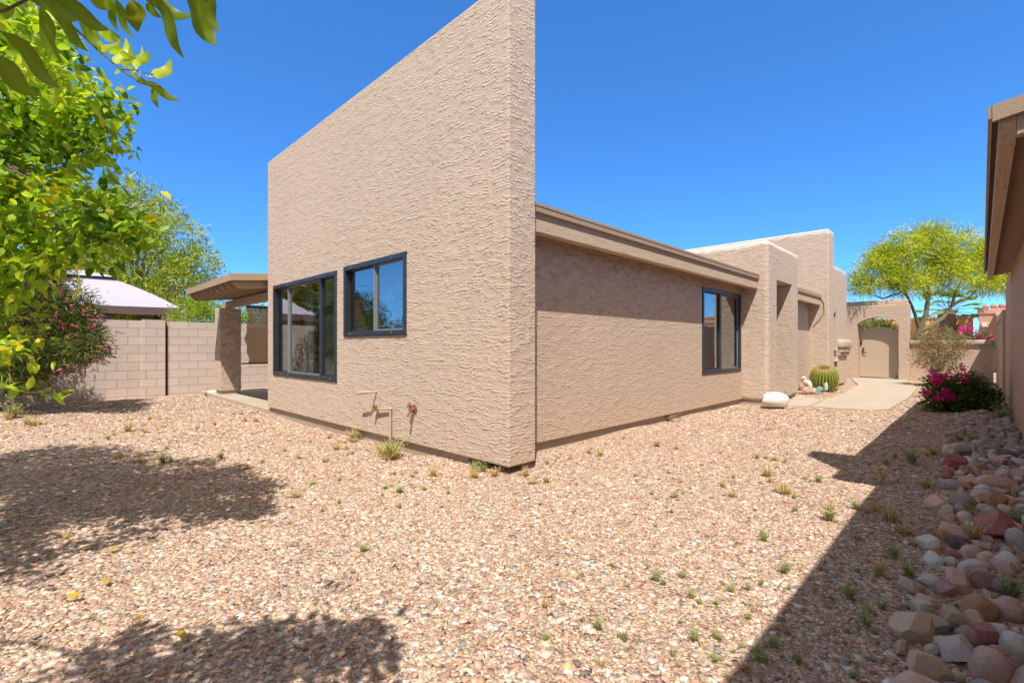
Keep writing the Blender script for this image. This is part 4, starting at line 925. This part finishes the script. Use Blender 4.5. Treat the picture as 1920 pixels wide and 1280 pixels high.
for a_ in [(1862,993,84,52,'dark red','angular'),(1834,1130,60,50,'rust brown'),(1729,1122,50,32,'white','angular'),(1746,1155,92,34,'pale grey','angular'),(1790,1206,66,54,'pale grey','angular'),(1858,1242,76,60,'pink'),(1737,1242,86,48,'tan','angular'),
    (1891,1134,62,42,'pink'),(1826,1056,66,28,'white'),(1868,907,86,28,'pink'),(1805,942,54,32,'grey'),(1775,960,34,24,'white','angular'),(1808,966,38,20,'white'),(1796,1086,60,40,'pink','angular'),(1838,1080,62,34,'mauve','angular'),(1792,1014,36,22,'dark grey','angular'),
    (1782,1044,28,20,'white'),(1786,1143,42,36,'tan','angular'),(1851,1175,60,36,'dark red','angular'),(1815,1175,46,34,'mauve'),(1763,1183,32,22,'white'),(1746,1196,30,20,'white'),(1902,1195,46,42,'white'),(1900,1252,46,30,'pale grey'),(1834,1272,40,24,'green grey'),(1788,1274,54,26,'grey'),
    (1792,1246,36,20,'white'),(1690,1200,40,26,'tan','angular'),(1800,845,52,20,'pale grey'),(1782,833,42,20,'tan'),(1784,820,36,16,'dark red'),(1786,872,54,32,'dark red','angular'),(1849,828,34,16,'dark red'),(1865,1120,30,24,'tan'),(1875,1165,34,26,'white'),(1820,1030,50,26,'pink'),(1850,1040,44,26,'tan'),(1890,1050,46,34,'white'),(1905,1010,30,40,'pale grey'),
    (1850,1068,50,18,'tan'),(1885,1090,50,30,'mauve'),(1770,1090,40,30,'mauve','angular'),(1875,1207,44,30,'mauve'),(1905,1225,34,26,'mauve'),(1760,1225,34,22,'grey'),(1845,1205,40,20,'white')]:
    spec(*a_)
def xl(y): return np.interp(y, [-2,-.5,.0,1.5,3,5,7.2,11.5], [2.90,2.85,2.80,2.83,2.82,2.74,2.64,2.95])
tries = 0
while tries < 14000 and len(recs) < 640:
    tries += 1
    y = random.uniform(-1.9, 11.4); x = random.uniform(float(xl(y)), 3.38); a_ = random.choice([.03,.04,.05,.055,.065,.08,.09]); b_ = a_*random.uniform(.55,.9)
    if any((x-r_[0])**2+(y-r_[1])**2 < (.78*((a_+b_)/2+(r_[2]+r_[3])/2))**2 for r_ in recs): continue
    recs.append([x, y, a_, b_, a_*random.uniform(.5,.85), random.choices(CLS, CWT)[0], random.choice(['round','angular','angular','angular','angular']), random.uniform(0,6.3)])
print('rocks', len(recs))
recs.sort(key=lambda r_: math.hypot(r_[0]-CX, r_[1]-CY))
cnt = {}; near = recs[:292]; farr = recs[292:]
for r_ in near:
    x, y, a_, b_, c_, col, kind, rot = r_
    me = random.choice(RM[kind]); o = bpy.data.objects.new('river_rock', me); COL.objects.link(o)
    hmin = .6 if kind == 'round' else .75
    o.location = (x, y, float(gz(x,y))+c_*hmin*.8); o.scale = (a_, b_, c_); o.rotation_euler = (random.uniform(-.22,.22), random.uniform(-.22,.22), rot)
    j_ = random.uniform(.85,1.15); o.color = (*[min(.85,v*j_) for v in RC[col]], 1)
    sz = 'large' if a_ > .1 else ('small' if a_ < .065 else 'medium'); sh = 'rounded' if kind == 'round' else 'angular'
    key = (col, sz, sh); i = cnt.get(key, 0); cnt[key] = i+1
    tag(o, '%s %s %s cobble, %s such in the right border' % (sz, sh, col, ordn(i)), 'rock', 'cobbles in the border along the right wall')
if farr:
    bm = bmesh.new()
    for r_ in farr:
        x, y, a_, b_, c_, col, kind, rot = r_; k0 = len(bm.verts); bm.from_mesh(random.choice(RM[kind])); bm.verts.ensure_lookup_table()
        mt = Matrix.Translation((x,y,float(gz(x,y))+c_*.5)) @ Matrix.Rotation(rot,4,'Z') @ Matrix.Diagonal((a_,b_,c_,1)); bmesh.ops.transform(bm, matrix=mt, verts=bm.verts[k0:])
    me = bpy.data.meshes.new('river_rocks'); bm.to_mesh(me); bm.free(); me.materials.append(M['rock']); o = link(me, 'river_rocks'); o.color = (.42,.33,.27,1)
    tag(o, 'tan and grey cobbles at the far end of the rock border', 'rocks', kind='stuff')
def rock(name, label, px, py, wm, dm, hm, col, kind, seed, cat='rock', rot=0.0, mat=None, z=0.0):
    q = gp(px, py); o = bpy.data.objects.new(name, rock_mesh(kind, seed)); COL.objects.link(o); o.location = (q[0], q[1], hm*.62+z); o.scale = (wm/2, dm/2, hm/2*1.25); o.rotation_euler = (0,0,R(YAW)+rot); o.color = (*col,1)
    if mat: o.data.materials[0] = mat
    return tag(o, label, cat)
rock('boulder', 'big white boulder at the corner of the entry block', 1453, 764, .56, .34, .30, (.74,.70,.65), 'round', 181, z=-.05)
rock('flat_rock', 'flat pink rock behind the barrel cactus', 1574, 716, .32, .26, .16, (.62,.36,.28), 'angular', 78)
rock('boulder', 'dark brown boulder half hidden beside the dry bush', 1735, 709, .42, .35, .28, (.12,.085,.07), 'round', 79)
rock('small_rock', 'small pinkish white rock at the foot of the gate', 1679, 711, .14, .12, .10, (.68,.56,.5), 'round', 80)
rock('turquoise_rock', 'turquoise green glassy rock at the edge of the path', 1538, 738, .26, .18, .16, (.16,.36,.29), 'angular', 81)
rock('standing_stone', 'pale green egg shaped upright stone before the cactus', 1549, 738, .10, .09, .24, (.50,.60,.46), 'round', 82, z=.02)
rock('small_rock', 'small whitish rock at the foot of the patio post', 399, 741, .26, .2, .1, (.62,.56,.50), 'round', 84)
sr = gp(1512, 738); sp = thing('rock_stack', 'pink and white quartz rocks stacked like a figure beside the cactus', 'rock stack', (sr[0], sr[1], 0))
for i, (dx, dz, w_, h_, col) in enumerate([(0,.0,.34,.20,(.62,.45,.38)),(-.12,.08,.14,.20,(.50,.28,.24)),(.04,.15,.22,.16,(.76,.68,.62)),(-.04,.26,.16,.14,(.80,.74,.70)),(-.07,.36,.14,.09,(.82,.76,.70)),(.17,.0,.16,.14,(.66,.55,.48))]):
    o = bpy.data.objects.new('stone', rock_mesh('angular', 90+i)); COL.objects.link(o); o.parent = sp; o.location = (dx*RT[0], dx*RT[1], dz+h_*.5); o.scale = (w_/2,w_/2*.8,h_/2*1.3); o.color = (*col,1)
mt = gp(1468, 748); mat_ = Bx(mt[0]-.16,mt[0]+.16,mt[1]-.12,mt[1]+.12,.024,.04, rot=Matrix.Rotation(R(YAW),4,'Z'), bev=.007).build('drain_cover', M['black']); tag(mat_, 'small dark drain cover on the path behind the white boulder', 'drain cover')

# ------------------------------------------------------------------ barrel cactus
q = (.02, 12.05); bc = thing('barrel_cactus', 'golden barrel cactus, round and ribbed green with a yellow woolly top', 'cactus', (*q, 0))
nr = 26; V = []; Fc = []; C = []; nu, nv = nr*6, 26; Rr = .335
for j in range(nv+1):
    ph = -1.25 + (math.pi/2+1.25)*j/nv; topd = max(0, math.sin(ph)-.86)
    for i in range(nu):
        th_ = 2*math.pi*i/nu; rib = abs(math.cos(nr*th_/2)); rr = Rr*math.cos(ph)**.85 if math.cos(ph) > 1e-6 else .0
        rr *= (.86+.14*rib); z = .36+.36*math.sin(ph)-topd*.38
        V.append((q[0]+rr*math.cos(th_), q[1]+rr*math.sin(th_), z))
        g_ = np.array((.12,.20,.035))*(1-rib**3)+np.array((.34,.40,.07))*rib**3
        if math.sin(ph) > .66: g_ = g_*.4+np.array((.46,.32,.10))*.6
        if math.sin(ph) > .93: g_ = np.array((.16,.09,.05))
        C.append(g_)
for j in range(nv):
    for i in range(nu): Fc.append((j*nu+i, j*nu+(i+1)%nu, (j+1)*nu+(i+1)%nu, (j+1)*nu+i))
def tilt(A):
    A = np.array(A, float)-np.array([q[0],q[1],.32]); ax = Vector((3.04,-15.1,0)).cross(Vector((0,0,1))).normalized(); m_ = np.array(Matrix.Rotation(R(-24),3,ax)); return A@m_.T+np.array([q[0],q[1],.32])
npmesh('body', tilt(V), np.array(Fc), M['weed'], bc, np.array(C), True).data.materials[0] = attrmat('cactus_skin', .6, .3)
P = []; D = []
for i in range(nr):
    th_ = 2*math.pi*(i)/nr
    for j in range(15):
        ph = -1.0+2.1*j/14; n_ = Vector((math.cos(th_)*math.cos(ph), math.sin(th_)*math.cos(ph), math.sin(ph)))
        rr = Rr*max(0,math.cos(ph))**.85; p0 = np.array((q[0]+rr*math.cos(th_), q[1]+rr*math.sin(th_), .36+.36*math.sin(ph)))
        for k in range(6): P.append(p0); D.append(np.array(n_)*.8+rng.normal(0,.7,3))
P = tilt(P); n = len(P); leaves('spines', P, np.array(D), rng.uniform(.03,.055,n), np.full(n,.007), np.array([(.72,.58,.22)]*n)*rng.uniform(.7,1.1,(n,1)), M['weed'], bc, T_RHOMB)

# ------------------------------------------------------------------ weeds, dead twig, fallen leaves
def tuft_mesh(seed, green, n=54, leafy=False):
    r_ = np.random.default_rng(seed); V = []; Fc = []; C = []
    for k in range(n):
        a = r_.uniform(0,6.28); ln = r_.uniform(.45,1.0); lean = r_.uniform(.08,.75)*(1.15 if not green else .8); w_ = r_.uniform(.012,.026)
        d = np.array([math.cos(a),math.sin(a),0]); s_ = np.array([-math.sin(a),math.cos(a),0]); o = len(V); b = d*r_.uniform(0,.10)
        col = np.array((.40,.47,.20) if green else (.62,.48,.25))*r_.uniform(.7,1.25); 
        if r_.uniform() < .25: col = np.array((.46,.38,.16))*r_.uniform(.7,1.2)
        for i in range(4):
            t_ = i/3; p = b+d*ln*lean*t_**1.5*.8+np.array([0,0,ln*t_*(1-.25*lean*t_)]); ww = w_*(1-.85*t_)
            V += [p-s_*ww, p+s_*ww]; C += [col, col*1.05]
        for i in range(3): Fc.append((o+2*i,o+2*i+1,o+2*i+3,o+2*i+2))
        if green or r_.uniform() < .5:
            for m_ in range(5):
                t_ = r_.uniform(.25,1); p = b+d*ln*lean*t_**1.5*.8+np.array([0,0,ln*t_*(1-.25*lean*t_)]); v = nrm(r_.normal(0,1,3)+np.array([0,0,.5]))*r_.uniform(.06,.13); s2 = nrm(np.cross(v,[.3,.2,1]))*.018; o = len(V)
                V += [p, p+v*.5-s2, p+v, p+v*.5+s2]; C += [col]*4; Fc.append((o,o+1,o+2,o+3))
    return npmesh('weed', np.array(V), np.array(Fc), M['weed'], 'mesh', np.clip(np.array(C),0,1))
WG = [tuft_mesh(i, True) for i in range(6)]; WS = [tuft_mesh(20+i, False, 60) for i in range(6)]
W = []
def wl_(lst, ox, oy, sc_):
    for (a_, b_, s_, k_) in lst: W.append((ox+a_/sc_, oy+b_/sc_, s_/sc_, k_))
wl_([(325,1005,70,'g'),(455,1060,60,'g'),(615,740,70,'g'),(650,770,40,'g'),(740,730,45,'g'),(790,830,60,'g'),(835,870,40,'g'),(912,870,40,'g'),(990,800,55,'g'),(1075,795,40,'g'),(1140,770,40,'g'),(1253,700,60,'g'),(1150,545,55,'g'),(1310,410,30,'g'),(1070,940,50,'g'),(805,1040,70,'g'),(915,1040,60,'g'),(900,1150,60,'g'),(700,1130,50,'g'),(725,1190,40,'s'),(1060,1200,60,'s'),(1120,1120,60,'g'),(1200,1080,50,'g'),(1275,1020,40,'g'),(1320,1150,50,'g'),(65,1080,40,'g'),(60,910,40,'s'),(340,1200,60,'s'),(435,575,22,'g'),(705,595,25,'g'),(690,425,30,'g'),(710,350,50,'s'),(735,280,30,'s'),(675,235,25,'g'),(945,290,40,'s'),(1000,240,30,'s'),(990,340,40,'s'),(1170,225,50,'s'),(1250,300,50,'s'),(1280,320,40,'s'),(620,85,50,'s'),(335,130,50,'s'),(450,60,20,'g'),(510,250,25,'s'),(515,280,25,'g'),(65,285,35,'g'),(70,195,30,'g'),(180,160,30,'s'),(1120,140,40,'g'),(1205,148,40,'s'),(610,490,25,'g'),(485,470,20,'g'),(300,640,25,'g'),(870,540,30,'s'),(1105,410,25,'g'),(820,690,30,'s'),(610,870,30,'g'),(1280,790,35,'g'),(130,750,30,'s'),(230,760,30,'s'),(470,790,30,'g')], 1000, 800, 2.667)
wl_([(90,325,45,'s'),(310,360,30,'g'),(225,400,30,'g'),(610,390,35,'g'),(540,295,40,'g'),(585,235,25,'g'),(525,330,25,'g'),(610,310,50,'g'),(735,305,30,'g'),(855,325,25,'g'),(780,235,60,'s'),(700,380,25,'g'),(820,390,30,'s'),(985,245,60,'s'),(1090,240,60,'s'),(1240,245,60,'s'),(1345,285,35,'g'),(1350,190,30,'g'),(430,610,50,'g'),(930,670,35,'g'),(905,780,30,'g'),(295,105,50,'s'),(375,130,30,'g'),(105,155,40,'s'),(240,170,35,'s'),(35,120,30,'s'),(180,270,35,'g'),(260,40,30,'s'),(375,60,40,'s'),(165,70,25,'s'),(310,250,30,'s'),(60,460,30,'s'),(1160,320,20,'s'),(1335,910,30,'g'),(1340,1080,40,'g')], 520, 800, 2.667)
wl_([(1230,390,30,'g'),(1160,320,30,'g'),(1210,260,25,'g'),(750,240,60,'g'),(1020,235,40,'g'),(770,190,25,'g'),(1145,280,40,'s'),(690,55,30,'s'),(590,110,50,'s'),(670,120,30,'s'),(650,240,40,'s'),(550,225,40,'s'),(150,70,60,'s'),(60,30,90,'g'),(1130,60,30,'s'),(1180,60,30,'s'),(990,85,20,'g'),(910,105,20,'g'),(500,150,25,'g')], 0, 760, 2.46)
wl_([(370,530,80,'g'),(215,505,35,'g'),(165,420,60,'s'),(90,340,50,'s'),(320,370,40,'g'),(485,495,50,'g'),(75,610,50,'g'),(175,750,50,'g'),(455,860,80,'g'),(640,530,100,'s'),(700,590,80,'s'),(650,680,80,'g'),(600,910,60,'g'),(720,760,80,'g'),(590,750,90,'s'),(730,280,80,'g'),(530,985,70,'g'),(665,960,60,'s'),(850,620,70,'s'),(1000,610,120,'s'),(1170,840,130,'g'),(1190,550,80,'g'),(990,190,60,'g'),(1000,490,60,'g'),(800,390,60,'g'),(770,840,40,'g'),(120,1100,60,'g'),(230,1170,60,'g'),(60,1160,70,'g'),(470,1240,50,'g'),(1180,430,60,'s'),(1180,160,50,'g'),(830,250,60,'s'),(500,620,40,'s')], 1400, 740, 2.371)
W += [(722,842,32,'s'),(733,843,46,'g'),(738,838,36,'s'),(712,840,22,'g'),(662,812,26,'s'),(672,815,18,'g'),(890,882,24,'g'),(905,880,26,'g'),(1568,728,12,'g'),(434,744,10,'g'),(386,740,10,'g'),(1345,756,9,'g'),(1368,752,8,'g'),(1860,745,24,'g'),(1880,775,30,'g')]
pts = []
for (a_, b_, s_, k_) in W:
    q = gp(a_, b_+s_*.35); d = (q[0]-CX)*FW[0]+(q[1]-CY)*FW[1]; pts.append((math.hypot(q[0]-CX,q[1]-CY), q[0], q[1], s_/FPX*d*1.25, k_))
for (dist, x, y, h, k_) in list(pts):
    for _ in range(random.choice([0,1,1,2,2])):
        a = random.uniform(0,6.28); r_ = random.uniform(.05,.28); x2 = x+r_*math.cos(a); y2 = y+r_*math.sin(a)
        if on_gravel(np.array([x2]), np.array([y2]))[0]: pts.append((math.hypot(x2-CX,y2-CY), x2, y2, h*random.uniform(.35,.7), random.choice('gsss')))
pts.sort(); cnt = {}
for (dist, x, y, h, k_) in pts:
    zone = 'beside the rock border' if x > 2.62 else ('in the roof shade on the right' if (x > 2.05 and y > 2.3) or x > 2.45 else ('at the foot of the wing wall' if -6.2 < x < 0 and -.45 < y < .3 else ('along the side wall of the house' if x < .3 and y > .3 else ('on the open gravel right of the house corner' if x > .5 else ('on the open gravel before the wing wall' if x > -3.2 else 'on the gravel far left')))))
    key = (zone, k_); i = cnt.get(key, 0); cnt[key] = i+1
    me = random.choice(WG if k_ == 'g' else WS); o = bpy.data.objects.new('weed', me); COL.objects.link(o)
    o.location = (x, y, float(gz(x,y))-.003); o.scale = (h*random.uniform(1,1.5), h*random.uniform(1,1.5), h*random.uniform(.65,.95)); o.rotation_euler = (0,0,random.uniform(0,6.3))
    tag(o, '%s %s weed %s' % (ordn(i), 'green' if k_ == 'g' else 'straw coloured', zone), 'weed', 'weeds sprouting from the gravel')
print('weeds', len(pts))
# flat dry grass litter
n = 5200; x = rng.uniform(-10.5,3.3,n); y = rng.uniform(-4,7.5,n); k = on_gravel(x,y)
f_ = np.sin(1.9*x+1.1)*np.sin(1.4*y+.4*x)+.6*np.sin(3.7*x-2*y); k &= (f_ > .25); x, y = x[k], y[k]; n = len(x)
P = np.stack([x,y,gz(x,y)+.008],-1); D = rng.normal(0,1,(n,3)); D[:,2] = np.abs(D[:,2])*.35
tag(leaves('dry_grass', P, D, rng.uniform(.02,.06,n), rng.uniform(.002,.005,n), np.array([(.55,.42,.20),(.40,.38,.12),(.30,.34,.08)])[rng.integers(0,3,n)], M['weed'], None, T_RHOMB), 'short dry grass blades thin between the stones', 'grass', kind='stuff')
FLV = [(203,1036),(120,1004),(177,1028),(16,969),(154,1118),(197,1087),(337,1187),(246,1172)]
i = 0
for (a_, b_) in sorted(FLV, key=lambda p: -p[1]):
    q = gp(a_, b_, .02); V = []; Fc = []; C = []
    P = np.array([[0,0,0.]]); D = np.array([[math.cos(i*2.1),math.sin(i*2.1),.1]])
    me = leaves('fallen_leaf', P, D, np.array([.075]), np.array([.032]), np.array([(.62,.46,.05)]), M['leaf'], None, T_BROAD, 3, True)
    o = link(me, 'fallen_leaf'); o.location = (q[0], q[1], .03); tag(o, '%s fallen yellow citrus leaf on the gravel at lower left' % ordn(i), 'leaf', 'fallen yellow leaves'); i += 1
q = gp(1251, 789); mb = MB()
for k in range(16):
    a = random.uniform(0,6.28); l_ = random.uniform(.12,.30); limb(mb, (q[0],q[1],.02), (q[0]+l_*math.cos(a), q[1]+l_*math.sin(a)*.6, random.uniform(.03,.14)), .008, .003, .3, 4, 5)
tag(mb.build('dead_root', M['twig'], None, True), 'grey tangle of dead root at the foot of the side wall', 'dead plant')
q = gp(1651, 903); mb = MB()
for k in range(11): mb.ico((q[0]+random.uniform(-.02,.02), q[1]+random.uniform(-.02,.02), .02+.015*k), .032-.0015*k, 1, (1,1,.5))
tag(mb.build('seed_cone', plain('seed_cone', (.52,.36,.17), .8, .2), None), 'tan seed cone standing at the edge of the roof shade', 'seed cone')
